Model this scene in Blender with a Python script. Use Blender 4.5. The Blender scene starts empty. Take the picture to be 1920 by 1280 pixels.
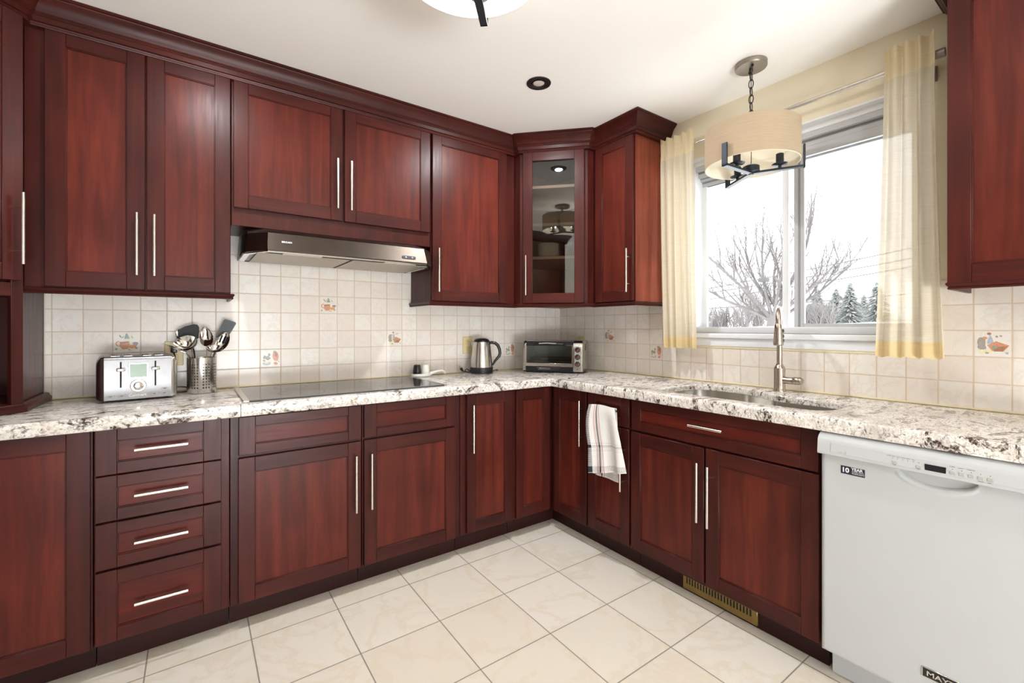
import bpy, bmesh, math, random
from mathutils import Vector, Matrix
from math import pi, sin, cos, radians, sqrt

random.seed(7)
C = bpy.context.scene.collection
SC = bpy.context.scene


# ---------------------------------------------------------------- camera, sky, big lights, exposure
CAM_X, CAM_Y, CAM_Z = -2.4013, -2.7174, 1.224
YAW = 0.9534
cam_data = bpy.data.cameras.new('camera')
cam_data.sensor_width = 36.0
cam_data.lens = 840.745 / 1920 * 36.0
cam_data.shift_y = -(640 - 613.29) / 1920
cam_data.clip_start = 0.02
cam = bpy.data.objects.new('camera', cam_data)
cam.location = (CAM_X, CAM_Y, CAM_Z)
cam.rotation_euler = (pi / 2, 0, YAW - pi / 2)
C.objects.link(cam)
SC.camera = cam

world = bpy.data.worlds.new('overcast_sky')
SC.world = world
world.use_nodes = True
bg = world.node_tree.nodes['Background']
bg.inputs['Color'].default_value = (0.97, 0.985, 1.0, 1)
bg.inputs['Strength'].default_value = 2.7

SC.view_settings.view_transform = 'Standard'
SC.view_settings.look = 'None'
SC.view_settings.gamma = 1.0
SC.view_settings.use_curve_mapping = False
SC.view_settings.exposure = 0.30
SC.cycles.use_denoising = True
SC.cycles.max_bounces = 10
SC.cycles.diffuse_bounces = 5
SC.cycles.sample_clamp_indirect = 6.0


def area_light(name, loc, rot, sx, sy, power, color):
    d = bpy.data.lights.new(name, 'AREA')
    d.shape = 'RECTANGLE'
    d.size, d.size_y = sx, sy
    d.energy = power
    d.color = color
    o = bpy.data.objects.new(name, d)
    o.location = loc
    o.rotation_euler = rot
    C.objects.link(o)
    return o


# added fill lamp outside an unseen, made-up patio door behind the camera
area_light('back_fill_lamp', (-2.05, -5.32, 1.45), (pi / 2 - .12, 0, 0), 1.6, 1.3, 12, (0.93, 0.975, 1.0))
# added fill aimed up at the ceiling; then snow-thrown light through the sink window
area_light('ceiling_fill_lamp', (-2.05, -5.45, .25), (pi / 2 + 1.0, 0, 0), 1.6, 0.9, 150, (0.93, 0.975, 1.0))
area_light('garden_snow_bounce', (1.3, -1.70, .60), (0, radians(180 - 45), 0), 1.5, 3.2, 74, (0.94, 0.98, 1.0))
# the recessed spotlight in view, switched on as fill, and two added unseen lamps
SPOT = (-.976, -.944)
for k, (sx_, sy_, pw_) in enumerate(((SPOT[0], SPOT[1], 14), (-2.32, -.95, 10), (-1.00, -2.75, 4))):
    lo = area_light('spot_fill_lamp', (sx_, sy_, 2.4495), (0, 0, 0), .056, .056, pw_, (0.97, 0.985, 1.0))
    lo.data.shape = 'DISK'
# guides the sampling of the sky through the sink window
pt = area_light('sky_portal', (.16, -1.70, 1.70), (pi / 2, 0, pi / 2), 1.14, 1.03, 1, (1, 1, 1))
pt.data.cycles.is_portal = True


# ---------------------------------------------------------------- helpers
def lin(h):
    h = h.lstrip('#')
    v = [int(h[i:i + 2], 16) / 255 for i in (0, 2, 4)]
    return tuple(c / 12.92 if c <= 0.04045 else ((c + 0.055) / 1.055) ** 2.4 for c in v) + (1.0,)


class MB:
    """collects geometry for ONE mesh object"""

    def __init__(self):
        self.v, self.f, self.m, self.uv = [], [], [], {}

    def add(self, vs, fs, mi=0, M=None, uvs=None):
        b = len(self.v)
        for p in vs:
            p = Vector(p)
            self.v.append(M @ p if M is not None else p)
        if uvs:
            for i, q in enumerate(uvs):
                self.uv[b + i] = q
        for f in fs:
            self.f.append([b + i for i in f])
            self.m.append(mi)
        return self

    def box(self, x0, x1, y0, y1, z0, z1, mi=0, bev=0.0, M=None):
        if x1 < x0: x0, x1 = x1, x0
        if y1 < y0: y0, y1 = y1, y0
        if z1 < z0: z0, z1 = z1, z0
        if bev <= 0:
            vs = [(x, y, z) for z in (z0, z1) for y in (y0, y1) for x in (x0, x1)]
            fs = [(0, 2, 3, 1), (4, 5, 7, 6), (0, 1, 5, 4), (2, 6, 7, 3), (0, 4, 6, 2), (1, 3, 7, 5)]
            return self.add(vs, fs, mi, M)
        bm = bmesh.new()
        bmesh.ops.create_cube(bm, size=1)
        for v in bm.verts:
            v.co = Vector(((x0 + x1) / 2 + v.co.x * (x1 - x0), (y0 + y1) / 2 + v.co.y * (y1 - y0), (z0 + z1) / 2 + v.co.z * (z1 - z0)))
        seg = 1 if bev < 0.003 else 3
        bmesh.ops.bevel(bm, geom=list(bm.edges), offset=bev, segments=seg, affect='EDGES', profile=0.5)
        bm.verts.index_update()
        vs = [v.co.copy() for v in bm.verts]
        fs = [[v.index for v in f.verts] for f in bm.faces]
        bm.free()
        return self.add(vs, fs, mi, M)

    def loft(self, rings, mi=0, cap0=True, cap1=True, closed=True, M=None):
        n = len(rings[0])
        vs = [p for r in rings for p in r]
        fs = []
        for i in range(len(rings) - 1):
            for j in range(n if closed else n - 1):
                k = (j + 1) % n
                fs.append((i * n + j, i * n + k, (i + 1) * n + k, (i + 1) * n + j))
        if cap0: fs.append(tuple(reversed(range(n))))
        if cap1: fs.append(tuple((len(rings) - 1) * n + j for j in range(n)))
        return self.add(vs, fs, mi, M)

    def prism(self, poly, z0, z1, mi=0, M=None):
        return self.loft([[(x, y, z0) for x, y in poly], [(x, y, z1) for x, y in poly]], mi, M=M)

    def lathe(self, prof, n=32, mi=0, M=None, cap0=True, cap1=True):
        rings = [[(r * cos(2 * pi * j / n), r * sin(2 * pi * j / n), z) for j in range(n)] for r, z in prof]
        return self.loft(rings, mi, cap0, cap1, M=M)

    def cyl(self, p0, p1, r, n=16, mi=0, r1=None):
        return self.tube([p0, p1], r, n, mi, radii=[r, r if r1 is None else r1])

    def tube(self, pts, r, n=10, mi=0, radii=None, closed=False, M=None, flat=1.0):
        pts = [Vector(p) for p in pts]
        N = len(pts)
        tang = []
        for i in range(N):
            a = pts[(i - 1) % N] if (closed or i > 0) else pts[i]
            b = pts[(i + 1) % N] if (closed or i < N - 1) else pts[i]
            tang.append((b - a).normalized())
        t = tang[0]
        ref = Vector((0, 0, 1)) if abs(t.z) < 0.9 else Vector((1, 0, 0))
        u = t.cross(ref).normalized()
        rings = []
        for i in range(N):
            t = tang[i]
            u = (u - t * u.dot(t))
            if u.length < 1e-6:
                u = t.cross(Vector((0.3, 0.5, 0.8)))
            u.normalize()
            w = t.cross(u)
            rr = radii[i] if radii else r
            rings.append([pts[i] + u * (rr * cos(2 * pi * j / n)) + w * (rr * flat * sin(2 * pi * j / n)) for j in range(n)])
        if closed:
            rings.append(rings[0])
            return self.loft(rings, mi, False, False, M=M)
        return self.loft(rings, mi, M=M)

    def sheet(self, nu, nv, fn, mi=0, M=None, mif=None):
        vs, uvs, fs = [], [], []
        for j in range(nv + 1):
            for i in range(nu + 1):
                u, v = i / nu, j / nv
                vs.append(fn(u, v))
                uvs.append((u, v))
        b = len(self.f)
        for j in range(nv):
            for i in range(nu):
                a = j * (nu + 1) + i
                fs.append((a, a + 1, a + nu + 2, a + nu + 1))
        self.add(vs, fs, mi, M, uvs)
        if mif:
            k = b
            for j in range(nv):
                for i in range(nu):
                    self.m[k] = mif((i + .5) / nu, (j + .5) / nv)
                    k += 1
        return self

    def molding(self, path, prof, mi=0, M=None, caps=True):
        """sweep profile (out, z) along a 2D path with mitred corners; outward = right of travel"""
        P = [Vector(p) for p in path]
        rings = []
        for i, p in enumerate(P):
            d0 = (P[i] - P[i - 1]).normalized() if i > 0 else None
            d1 = (P[i + 1] - P[i]).normalized() if i < len(P) - 1 else None
            n0 = Vector((d0.y, -d0.x)) if d0 else None
            n1 = Vector((d1.y, -d1.x)) if d1 else None
            if n0 is None: m = n1
            elif n1 is None: m = n0
            else:
                m = (n0 + n1)
                m = m / max(m.dot(n0), 1e-4)
                # m scaled so that offset distance from both segments is 1
            rings.append([(p.x + m.x * o, p.y + m.y * o, z) for o, z in prof])
        return self.loft(rings, mi, caps, caps, closed=True, M=M)


RM = {}    # root name -> 4x4 placement
OFF = {}   # root name -> run offset


def put(o, label=None, cat=None, group=None, kind=None):
    if label: o['label'] = label
    if cat: o['category'] = cat
    if group: o['group'] = group
    if kind: o['kind'] = kind
    return o


def root(name, label, cat, loc=(0, 0, 0), rz=0.0, group=None, off=None):
    o = bpy.data.objects.new(name, None)
    o.empty_display_size = 0.1
    o.location = loc
    o.rotation_euler = (0, 0, rz)
    C.objects.link(o)
    put(o, label, cat, group)
    RM[o.name] = Matrix.Translation(loc) @ Matrix.Rotation(rz, 4, 'Z')
    OFF[o.name] = Vector(off) if off else Vector((0, 0, 0))
    return o


def top_of(o):
    while o.parent is not None:
        o = o.parent
    return o


def build(name, mb, mats, parent=None, world=False, label=None, kind=None, cat=None, group=None, smooth=True, angle=38, loc=None, rz=0.0):
    """link a MB as one mesh object. Under a parent the coordinates are the root's run coordinates (minus its offset) or world ones (world=True)"""
    me = bpy.data.meshes.new(name)
    vs = mb.v
    if parent is not None:
        r = top_of(parent)
        if r.name in RM:
            if world:
                Mi = RM[r.name].inverted()
                vs = [Mi @ p for p in vs]
            else:
                vs = [p - OFF[r.name] for p in vs]
    elif loc is not None:
        Mi = (Matrix.Translation(loc) @ Matrix.Rotation(rz, 4, 'Z')).inverted()
        vs = [Mi @ p for p in vs] if world else vs
    me.from_pydata([tuple(p) for p in vs], [], mb.f)
    if not isinstance(mats, (list, tuple)): mats = [mats]
    for m in mats: me.materials.append(m)
    for p, k in zip(me.polygons, mb.m):
        p.material_index = k
    if mb.uv:
        uvl = me.uv_layers.new(name='UVMap')
        for l in me.loops:
            uvl.data[l.index].uv = mb.uv.get(l.vertex_index, (0, 0))
    bm = bmesh.new()
    bm.from_mesh(me)
    if not mb.uv:
        bmesh.ops.recalc_face_normals(bm, faces=bm.faces)
    bm.to_mesh(me)
    bm.free()
    if smooth:
        me.polygons.foreach_set('use_smooth', [True] * len(me.polygons))
        me.set_sharp_from_angle(angle=radians(angle))
    me.update()
    o = bpy.data.objects.new(name, me)
    C.objects.link(o)
    if parent is not None:
        o.parent = parent
    elif loc is not None:
        o.location = loc
        o.rotation_euler = (0, 0, rz)
    put(o, label, cat, group, kind)
    return o


def lettering(body, size, extrude, M, bold=0.0, align='LEFT', xs=1.0):
    """words as a mesh, returned as an MB"""
    cu = bpy.data.curves.new('words', 'FONT')
    cu.body = body
    cu.size = size
    cu.extrude = extrude
    cu.offset = bold
    cu.align_x = align
    cu.resolution_u = 3
    ob = bpy.data.objects.new('words', cu)
    C.objects.link(ob)
    bpy.context.view_layer.update()
    dg = bpy.context.evaluated_depsgraph_get()
    me = bpy.data.meshes.new_from_object(ob.evaluated_get(dg))
    mb = MB()
    S = Matrix.Diagonal((xs, 1, 1, 1))
    mb.add([v.co.copy() for v in me.vertices], [list(p.vertices) for p in me.polygons], 0, M @ S)
    bpy.data.objects.remove(ob)
    bpy.data.curves.remove(cu)
    bpy.data.meshes.remove(me)
    return mb


def on_front(x, y, z):
    """matrix that stands text (xy plane) upright, facing local -y"""
    return Matrix.Translation((x, y, z)) @ Matrix.Rotation(pi / 2, 4, 'X')


def copy_tree(o, parent=None):
    c = o.copy()
    C.objects.link(c)
    c.parent = parent
    if parent is None and o.name in RM:
        RM[c.name] = RM[o.name]
        OFF[c.name] = OFF[o.name]
    for ch in list(o.children):
        copy_tree(ch, c)
    return c


# ---------------------------------------------------------------- materials
class NT:
    def __init__(self, name):
        self.m = bpy.data.materials.new(name)
        self.m.use_nodes = True
        self.t = self.m.node_tree
        self.b = self.t.nodes['Principled BSDF']
        self.out = self.t.nodes['Material Output']

    def n(self, kind, **kw):
        nd = self.t.nodes.new(kind)
        for k, v in kw.items():
            setattr(nd, k, v)
        return nd

    def l(self, a, b):
        self.t.links.new(a, b)

    def math(self, op, a, b=None, c=None):
        nd = self.n('ShaderNodeMath', operation=op)
        for i, x in enumerate((a, b, c)):
            if x is None: continue
            if isinstance(x, (int, float)): nd.inputs[i].default_value = x
            else: self.l(x, nd.inputs[i])
        return nd.outputs[0]

    def mix(self, fac, a, b, blend='MIX'):
        nd = self.n('ShaderNodeMix', data_type='RGBA', blend_type=blend)
        for i, x in ((0, fac), (6, a), (7, b)):
            if isinstance(x, (int, float)): nd.inputs[i].default_value = x
            elif isinstance(x, tuple): nd.inputs[i].default_value = x
            else: self.l(x, nd.inputs[i])
        return nd.outputs[2]

    def ramp(self, fac, stops, interp='LINEAR'):
        nd = self.n('ShaderNodeValToRGB')
        cr = nd.color_ramp
        cr.interpolation = interp
        while len(cr.elements) < len(stops): cr.elements.new(0.5)
        for e, (p, c) in zip(cr.elements, stops):
            e.position = p
            e.color = c if isinstance(c, tuple) else (c, c, c, 1)
        self.l(fac, nd.inputs[0])
        return nd.outputs[0]

    def noise(self, vec, scale, detail=4, rough=0.55, dist=0.0):
        nd = self.n('ShaderNodeTexNoise')
        nd.inputs['Scale'].default_value = scale
        nd.inputs['Detail'].default_value = detail
        nd.inputs['Roughness'].default_value = rough
        nd.inputs['Distortion'].default_value = dist
        if vec is not None: self.l(vec, nd.inputs['Vector'])
        return nd.outputs['Fac']

    def obj(self, scale=(1, 1, 1), rnd=True):
        tc = self.n('ShaderNodeTexCoord')
        v = tc.outputs['Object']
        if rnd:
            oi = self.n('ShaderNodeObjectInfo')
            mul = self.n('ShaderNodeVectorMath', operation='SCALE')
            mul.inputs[0].default_value = (13.1, 7.7, 5.3)
            self.l(oi.outputs['Random'], mul.inputs['Scale'])
            ad = self.n('ShaderNodeVectorMath', operation='ADD')
            self.l(v, ad.inputs[0])
            self.l(mul.outputs[0], ad.inputs[1])
            v = ad.outputs[0]
        mp = self.n('ShaderNodeMapping')
        mp.inputs['Scale'].default_value = scale
        self.l(v, mp.inputs['Vector'])
        return mp.outputs[0]

    def bump(self, h, strength=0.3, dist=0.002):
        nd = self.n('ShaderNodeBump')
        nd.inputs['Strength'].default_value = strength
        nd.inputs['Distance'].default_value = dist
        self.l(h, nd.inputs['Height'])
        self.l(nd.outputs[0], self.b.inputs['Normal'])

    def set(self, **kw):
        for k, v in kw.items():
            k = {'color': 'Base Color', 'rough': 'Roughness', 'metal': 'Metallic', 'spec': 'Specular IOR Level', 'coat': 'Coat Weight', 'coat_rough': 'Coat Roughness',
                 'trans': 'Transmission Weight', 'ior': 'IOR', 'alpha': 'Alpha', 'aniso': 'Anisotropic', 'sheen': 'Sheen Weight'}[k]
            if isinstance(v, (int, float, tuple)): self.b.inputs[k].default_value = v
            else: self.l(v, self.b.inputs[k])
        return self


def plain(name, color, rough=0.5, metal=0.0, vary=0.04, scale=8.0, **kw):
    t = NT(name)
    c = lin(color) if isinstance(color, str) else color
    f = t.noise(t.obj(), scale, 3)
    d = tuple(x * (1 - vary) for x in c[:3]) + (1,)
    e = tuple(min(1, x * (1 + vary)) for x in c[:3]) + (1,)
    t.set(color=t.ramp(f, [(0.3, d), (0.7, e)]), rough=rough, metal=metal, **kw)
    return t.m


def wood(name, grain, dark, mid, light):
    t = NT(name)
    sc = {'x': (0.9, 14, 14), 'z': (14, 14, 0.9), 'y': (14, 0.9, 14)}[grain]
    v = t.obj(sc)
    fine = t.noise(t.obj(tuple(s * 5 for s in sc)), 1.0, 5, 0.65)
    wav = t.noise(v, 1.0, 4, 0.55, 1.2)
    blotch = t.noise(t.obj(), 3.4, 3, 0.5)
    base = t.ramp(wav, [(0.25, dark), (0.5, mid), (0.78, light)])
    base = t.mix(t.ramp(fine, [(0.35, 0.0), (0.75, 0.55)]), base, dark)
    shade = t.ramp(blotch, [(0.3, (0.78, 0.74, 0.74, 1)), (0.7, (1.16, 1.12, 1.08, 1))])
    col = t.mix(1.0, base, shade, 'MULTIPLY')
    t.set(color=col, rough=t.ramp(fine, [(0.3, 0.30), (0.8, 0.42)]), spec=0.2)
    return t.m


W_D, W_M, W_L = lin('#311412'), lin('#441b16'), lin('#54221a')
WOOD_V = wood('cherry_wood_upright', 'z', W_D, W_M, W_L)
WOOD_H = wood('cherry_wood_level', 'x', W_D, W_M, W_L)
P_D, P_M, P_L = lin('#3f1813'), lin('#5a241b'), lin('#6c2f22')
PANEL = wood('cherry_panel_veneer', 'z', P_D, P_M, P_L)
PANEL_H = wood('cherry_panel_veneer_level', 'x', W_D, lin('#581f17'), lin('#6a281c'))
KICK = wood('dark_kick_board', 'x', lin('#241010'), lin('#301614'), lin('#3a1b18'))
INSIDE = plain('cabinet_interior_laminate', '#b7977c', 0.5)
END_V = wood('cherry_end_veneer', 'z', lin('#6b3024'), lin('#854330'), lin('#96503a'))
DARKWOOD = wood('hutch_carcass_wood', 'z', lin('#341411'), lin('#431a15'), lin('#50211a'))  # cherry tone of the hutch body, close to the upright wood

NICKEL = plain('brushed_nickel', '#d8d2c8', 0.27, 1.0, 0.05, 60)
STEEL = plain('stainless_steel', '#c6c2bc', 0.24, 1.0, 0.05, 40)
TOASTER_STEEL = plain('brushed_toaster_steel', '#8f8e8f', 0.40, 1.0, 0.05, 40)
CHROME = plain('polished_steel', '#d8d6d2', 0.1, 1.0, 0.02)
STEEL_DK = plain('dark_hood_steel', '#4d453f', 0.36, 1.0, 0.06, 14)
FAUCET = plain('brushed_warm_nickel', '#b9aea2', 0.26, 1.0, 0.05, 60)
BLACK = plain('black_plastic', '#17171a', 0.32)
BLACK_MATTE = plain('black_nylon', '#0c0c0d', 0.55)
GREY_NYLON = plain('dark_grey_nylon', '#45484a', 0.5)
BRONZE = plain('dark_bronze_metal', '#3a3430', 0.42, 0.6)
IRON = plain('blackened_iron', '#30343a', 0.38, 0.55)
PEWTER = plain('brushed_pewter', '#938a7f', 0.36, 0.7)
WHITE = plain('white_enamel', '#b9bbbc', 0.28, 0.0, 0.01)
WHITE_PL = plain('white_plastic', '#efeeea', 0.35, 0.0, 0.01)
OFFWHITE = plain('off_white_vinyl', '#e4e6e8', 0.4, 0.0, 0.01)
VINYL_GREY = plain('grey_vinyl', '#b9bbbd', 0.45, 0.0, 0.02)
GASKET = plain('grey_gasket', '#8a8d90', 0.6)
IVORY = plain('ivory_plastic', '#dcc99c', 0.45, 0.0, 0.02)
GREY_PL = plain('grey_button_plastic', '#a9a8a4', 0.4, 0.0, 0.02)
LABEL_NAVY = plain('navy_label', '#1d2136', 0.35)
INK = plain('dark_grey_ink', '#2a2a2c', 0.6)
INK_LIGHT = plain('light_grey_ink', '#9a9a98', 0.6)
INK_WHITE = plain('white_ink', '#e8e8e4', 0.5)
BRASS = plain('aged_brass', '#8a7340', 0.38, 0.65, 0.12, 20)
CERAMIC = plain('cream_ceramic', '#d9cdb8', 0.25, 0.0, 0.02)
CERAMIC_BLUE = plain('pale_blue_ceramic', '#a9b4bd', 0.3, 0.0, 0.02)
LCD = plain('green_lcd', '#6b8468', 0.25, 0.0, 0.05)
MESH_FILTER = plain('hood_filter_mesh', '#b4aa9c', 0.45, 0.5, 0.08, 120)
LENS = plain('frosted_lamp_lens', '#cfc8bb', 0.35, 0.0, 0.02)
VOID = plain('dark_gap', '#060506', 0.8)
CAULK = plain('yellowed_caulk', '#e6d7ae', 0.6)
BURGUNDY = plain('dark_cap_reflected_maroon', '#33211f', 0.22, 0.3)  # dark cap colour with a reflected maroon painted in

t = NT('cream_wall_paint')
f = t.noise(t.obj(rnd=False), 90, 3)
t.set(color=lin('#e3d9c0'), rough=0.7)
t.bump(f, 0.08, 0.001)
PAINT = t.m
PALE = plain('pale_far_wall_paint', '#eae6de', 0.8, 0.0, 0.01)
t = NT('warm_white_ceiling')
f = t.noise(t.obj(rnd=False), 120, 3)
t.set(color=lin('#f9f7f3'), rough=0.85)
t.bump(f, 0.06, 0.001)
CEIL = t.m


def tile_material(name, ax_u, ax_v, off_u, off_v, T, grout_w, ca, cb, vein, grout, rough, vein_scale, bump=0.35):
    t = NT(name)
    tc = t.n('ShaderNodeTexCoord')
    sx = t.n('ShaderNodeSeparateXYZ')
    t.l(tc.outputs['Object'], sx.inputs[0])
    u = t.math('DIVIDE', t.math('SUBTRACT', sx.outputs[ax_u], off_u), T)
    v = t.math('DIVIDE', t.math('SUBTRACT', sx.outputs[ax_v], off_v), T)
    iu, iv = t.math('FLOOR', u), t.math('FLOOR', v)
    fu, fv = t.math('SUBTRACT', u, iu), t.math('SUBTRACT', v, iv)
    eu = t.math('MINIMUM', fu, t.math('SUBTRACT', 1.0, fu))
    ev = t.math('MINIMUM', fv, t.math('SUBTRACT', 1.0, fv))
    e = t.math('MULTIPLY', t.math('MINIMUM', eu, ev), T)
    cb3 = t.n('ShaderNodeCombineXYZ')
    t.l(iu, cb3.inputs[0])
    t.l(iv, cb3.inputs[1])
    wn = t.n('ShaderNodeTexWhiteNoise', noise_dimensions='3D')
    t.l(cb3.outputs[0], wn.inputs['Vector'])
    sh = t.n('ShaderNodeVectorMath', operation='SCALE')
    t.l(cb3.outputs[0], sh.inputs[0])
    sh.inputs['Scale'].default_value = 3.71
    ad = t.n('ShaderNodeVectorMath', operation='ADD')
    t.l(tc.outputs['Object'], ad.inputs[0])
    t.l(sh.outputs[0], ad.inputs[1])
    n1 = t.noise(ad.outputs[0], vein_scale, 6, 0.62, 0.5)
    n2 = t.noise(ad.outputs[0], vein_scale * 0.45, 3, 0.5, 0.6)
    base = t.mix(wn.outputs['Value'], ca, cb)
    base = t.mix(t.ramp(n2, [(0.42, 0.0), (0.72, 0.55)]), base, cb)
    vfac = t.ramp(n1, [(0.455, 0.0), (0.49, 0.5), (0.505, 0.5), (0.54, 0.0)])
    base = t.mix(vfac, base, vein)
    g = t.ramp(e, [(0.0, 1.0), (grout_w * 0.8, 1.0), (grout_w * 1.25, 0.0)])
    t.set(color=t.mix(g, base, grout), rough=t.math('ADD', t.math('MULTIPLY', g, 0.5), rough), spec=0.45)
    if bump:
        h = t.ramp(e, [(0.0, 0.0), (grout_w * 0.9, 0.0), (grout_w * 2.2, 1.0)])
        t.bump(h, bump, 0.0012)
    return t.m


WT = 0.098
TILE_L = tile_material('glazed_wall_tile_back', 0, 2, -2.8975, 1.4985, WT, 0.0008, lin('#ece8e2'), lin('#e4dad1'), lin('#e0d4ca'), lin('#cab59d'), 0.22, 11)
TILE_R = tile_material('glazed_wall_tile_side', 1, 2, -0.3867, 1.3103, WT, 0.0008, lin('#e9e4dc'), lin('#e0d5c9'), lin('#dccfc2'), lin('#cab49a'), 0.22, 11)
FLOOR_T = tile_material('cream_marble_floor_tile', 0, 1, -2.216, -0.692, 0.326, 0.0016, lin('#e6dfd4'), lin('#e0d6c7'), lin('#dccfba'), lin('#6f665c'), 0.26, 3.2, 0.2)

# granite
t = NT('speckled_granite')
v = t.obj(rnd=False)
vs_ = t.n('ShaderNodeMapping')
vs_.inputs['Rotation'].default_value = (0.3, 0.2, 0.6)
vs_.inputs['Scale'].default_value = (1.0, 2.0, 1.3)
t.l(v, vs_.inputs['Vector'])
vv = vs_.outputs[0]
cloud = t.noise(vv, 7, 5, 0.6, 0.8)
base = t.ramp(cloud, [(0.3, lin('#c6beb6')), (0.5, lin('#e9e4dd')), (0.7, lin('#d8cdc2'))])
grain = t.noise(vv, 75, 6, 0.7, 0.6)
base = t.mix(t.ramp(grain, [(0.50, 0.0), (0.60, 0.65)]), base, lin('#9a8d84'))
fl = t.noise(vv, 34, 7, 0.75, 1.5)
base = t.mix(t.ramp(fl, [(0.545, 0.0), (0.60, 0.85)]), base, lin('#6e5f58'))
clump = t.noise(vv, 8.5, 4, 0.6, 1.6)
cl2 = t.noise(vv, 55, 6, 0.7, 0.8)
m1 = t.ramp(clump, [(0.545, 0.0), (0.595, 1.0)])
m2 = t.ramp(cl2, [(0.40, 0.0), (0.52, 1.0)])
base = t.mix(t.math('MULTIPLY', m1, m2), base, lin('#43342d'))
t.set(color=base, rough=0.12, spec=0.5)
GRANITE = t.m

# black ceramic glass of the cooktop
t = NT('black_cooktop_glass')
t.set(color=lin('#3b3733'), rough=0.06, spec=0.6)
COOKGLASS = t.m


def thin_glass(name, ior, tint=(1, 1, 1, 1), rough=0.0):
    t = NT(name)
    tr = t.n('ShaderNodeBsdfTransparent')
    tr.inputs[0].default_value = tint
    gl = t.n('ShaderNodeBsdfGlossy')
    gl.inputs['Roughness'].default_value = rough
    fr = t.n('ShaderNodeFresnel')
    fr.inputs[0].default_value = ior
    mx = t.n('ShaderNodeMixShader')
    t.l(fr.outputs[0], mx.inputs[0])
    t.l(tr.outputs[0], mx.inputs[1])
    t.l(gl.outputs[0], mx.inputs[2])
    t.l(mx.outputs[0], t.out.inputs[0])
    return t.m


GLASS_WIN = thin_glass('window_glass', 1.12)
GLASS_CAB = thin_glass('cabinet_door_glass', 1.9, (0.80, 0.80, 0.78, 1), 0.015)
GLASS_OVEN = thin_glass('oven_door_glass', 1.6, (0.78, 0.82, 0.80, 1), 0.02)
GLASS_CUP = thin_glass('drinking_glass', 1.5, (0.92, 0.94, 0.94, 1))


def cloth(name, col, col2, transl, transp, thread=700.0):
    t = NT(name)
    df = t.n('ShaderNodeBsdfDiffuse')
    tl = t.n('ShaderNodeBsdfTranslucent')
    tp = t.n('ShaderNodeBsdfTransparent')
    f = t.noise(t.obj((2, 2, 60)), 6.0, 3)
    c = t.ramp(f, [(0.3, col), (0.7, col2)])
    t.l(c, df.inputs[0])
    t.l(c, tl.inputs[0])
    m1, m2 = t.n('ShaderNodeMixShader'), t.n('ShaderNodeMixShader')
    m1.inputs[0].default_value = transl
    m2.inputs[0].default_value = transp
    t.l(df.outputs[0], m1.inputs[1])
    t.l(tl.outputs[0], m1.inputs[2])
    t.l(m1.outputs[0], m2.inputs[1])
    t.l(tp.outputs[0], m2.inputs[2])
    t.l(m2.outputs[0], t.out.inputs[0])
    return t.m


SHEER = cloth('sheer_cream_voile', lin('#d6cab2'), lin('#ddd4c0'), 0.29, 0.10)
SHEER_HEM = cloth('doubled_voile_hem', lin('#dcc594'), lin('#e0cda2'), 0.27, 0.02)
SHEER_TOP = cloth('pleated_voile_header', lin('#dccba6'), lin('#e2d4b4'), 0.27, 0.02)
SHADE_OUT = cloth('oatmeal_drum_fabric', lin('#bda88d'), lin('#c6b39a'), 0.22, 0.0)
SHADE_IN = plain('cream_shade_lining', '#efe6d2', 0.7, 0.0, 0.01)

# perforated steel of the utensil holder (real see-through holes)
t = NT('perforated_steel')
tc = t.n('ShaderNodeTexCoord')
sx = t.n('ShaderNodeSeparateXYZ')
t.l(tc.outputs['Object'], sx.inputs[0])
ang = t.math('ARCTAN2', sx.outputs[1], sx.outputs[0])
cu = t.math('DIVIDE', ang, 2 * pi / 32)
iu = t.math('FLOOR', cu)
fu = t.math('SUBTRACT', t.math('SUBTRACT', cu, iu), 0.5)
grp = t.math('LESS_THAN', t.math('FLOORED_MODULO', iu, 4.0), 2.5)
cv = t.math('DIVIDE', t.math('SUBTRACT', sx.outputs[2], 0.02), 0.0135)
iv = t.math('FLOOR', cv)
fv = t.math('SUBTRACT', t.math('SUBTRACT', cv, iv), 0.5)
d2 = t.math('ADD', t.math('MULTIPLY', fu, fu), t.math('MULTIPLY', fv, fv))
hole = t.math('LESS_THAN', d2, 0.07)
inz = t.math('MULTIPLY', t.math('GREATER_THAN', iv, -0.5), t.math('LESS_THAN', iv, 8.5))
alpha = t.math('SUBTRACT', 1.0, t.math('MULTIPLY', t.math('MULTIPLY', hole, grp), inz))
t.set(color=lin('#bdb9b3'), metal=1.0, rough=0.25, alpha=alpha)
PERF = t.m

# tea towel
t = NT('striped_tea_towel_cotton')
uvn = t.n('ShaderNodeUVMap')
sx = t.n('ShaderNodeSeparateXYZ')
t.l(uvn.outputs[0], sx.inputs[0])
U, V = sx.outputs[0], sx.outputs[1]


def band(x, a, b):
    return t.math('MULTIPLY', t.math('GREATER_THAN', x, a), t.math('LESS_THAN', x, b))


col = lin('#e9e6e2')
nv_ = lin('#2b2e38')
rd_ = lin('#b23a45')
dash = t.math('GREATER_THAN', t.math('FRACT', t.math('MULTIPLY', V, 75.0)), 0.45)
hb = t.math('ADD', band(V, 0.60, 0.635), band(V, 0.90, 0.985))
tick = t.math('GREATER_THAN', t.math('FRACT', t.math('MULTIPLY', U, 45.0)), 0.5)
tick2 = t.math('GREATER_THAN', t.math('FRACT', t.math('MULTIPLY', V, 110.0)), 0.45)
c1 = t.mix(t.math('MULTIPLY', hb, t.math('MULTIPLY', tick, tick2)), col, nv_)
lines = t.math('ADD', band(V, 0.575, 0.58), t.math('ADD', band(V, 0.655, 0.66), band(V, 0.68, 0.685)))
c1 = t.mix(t.math('MULTIPLY', lines, 0.35), c1, nv_)
left = band(U, -0.01, 0.11)
c1 = t.mix(t.math('MULTIPLY', left, dash), c1, nv_)
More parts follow.
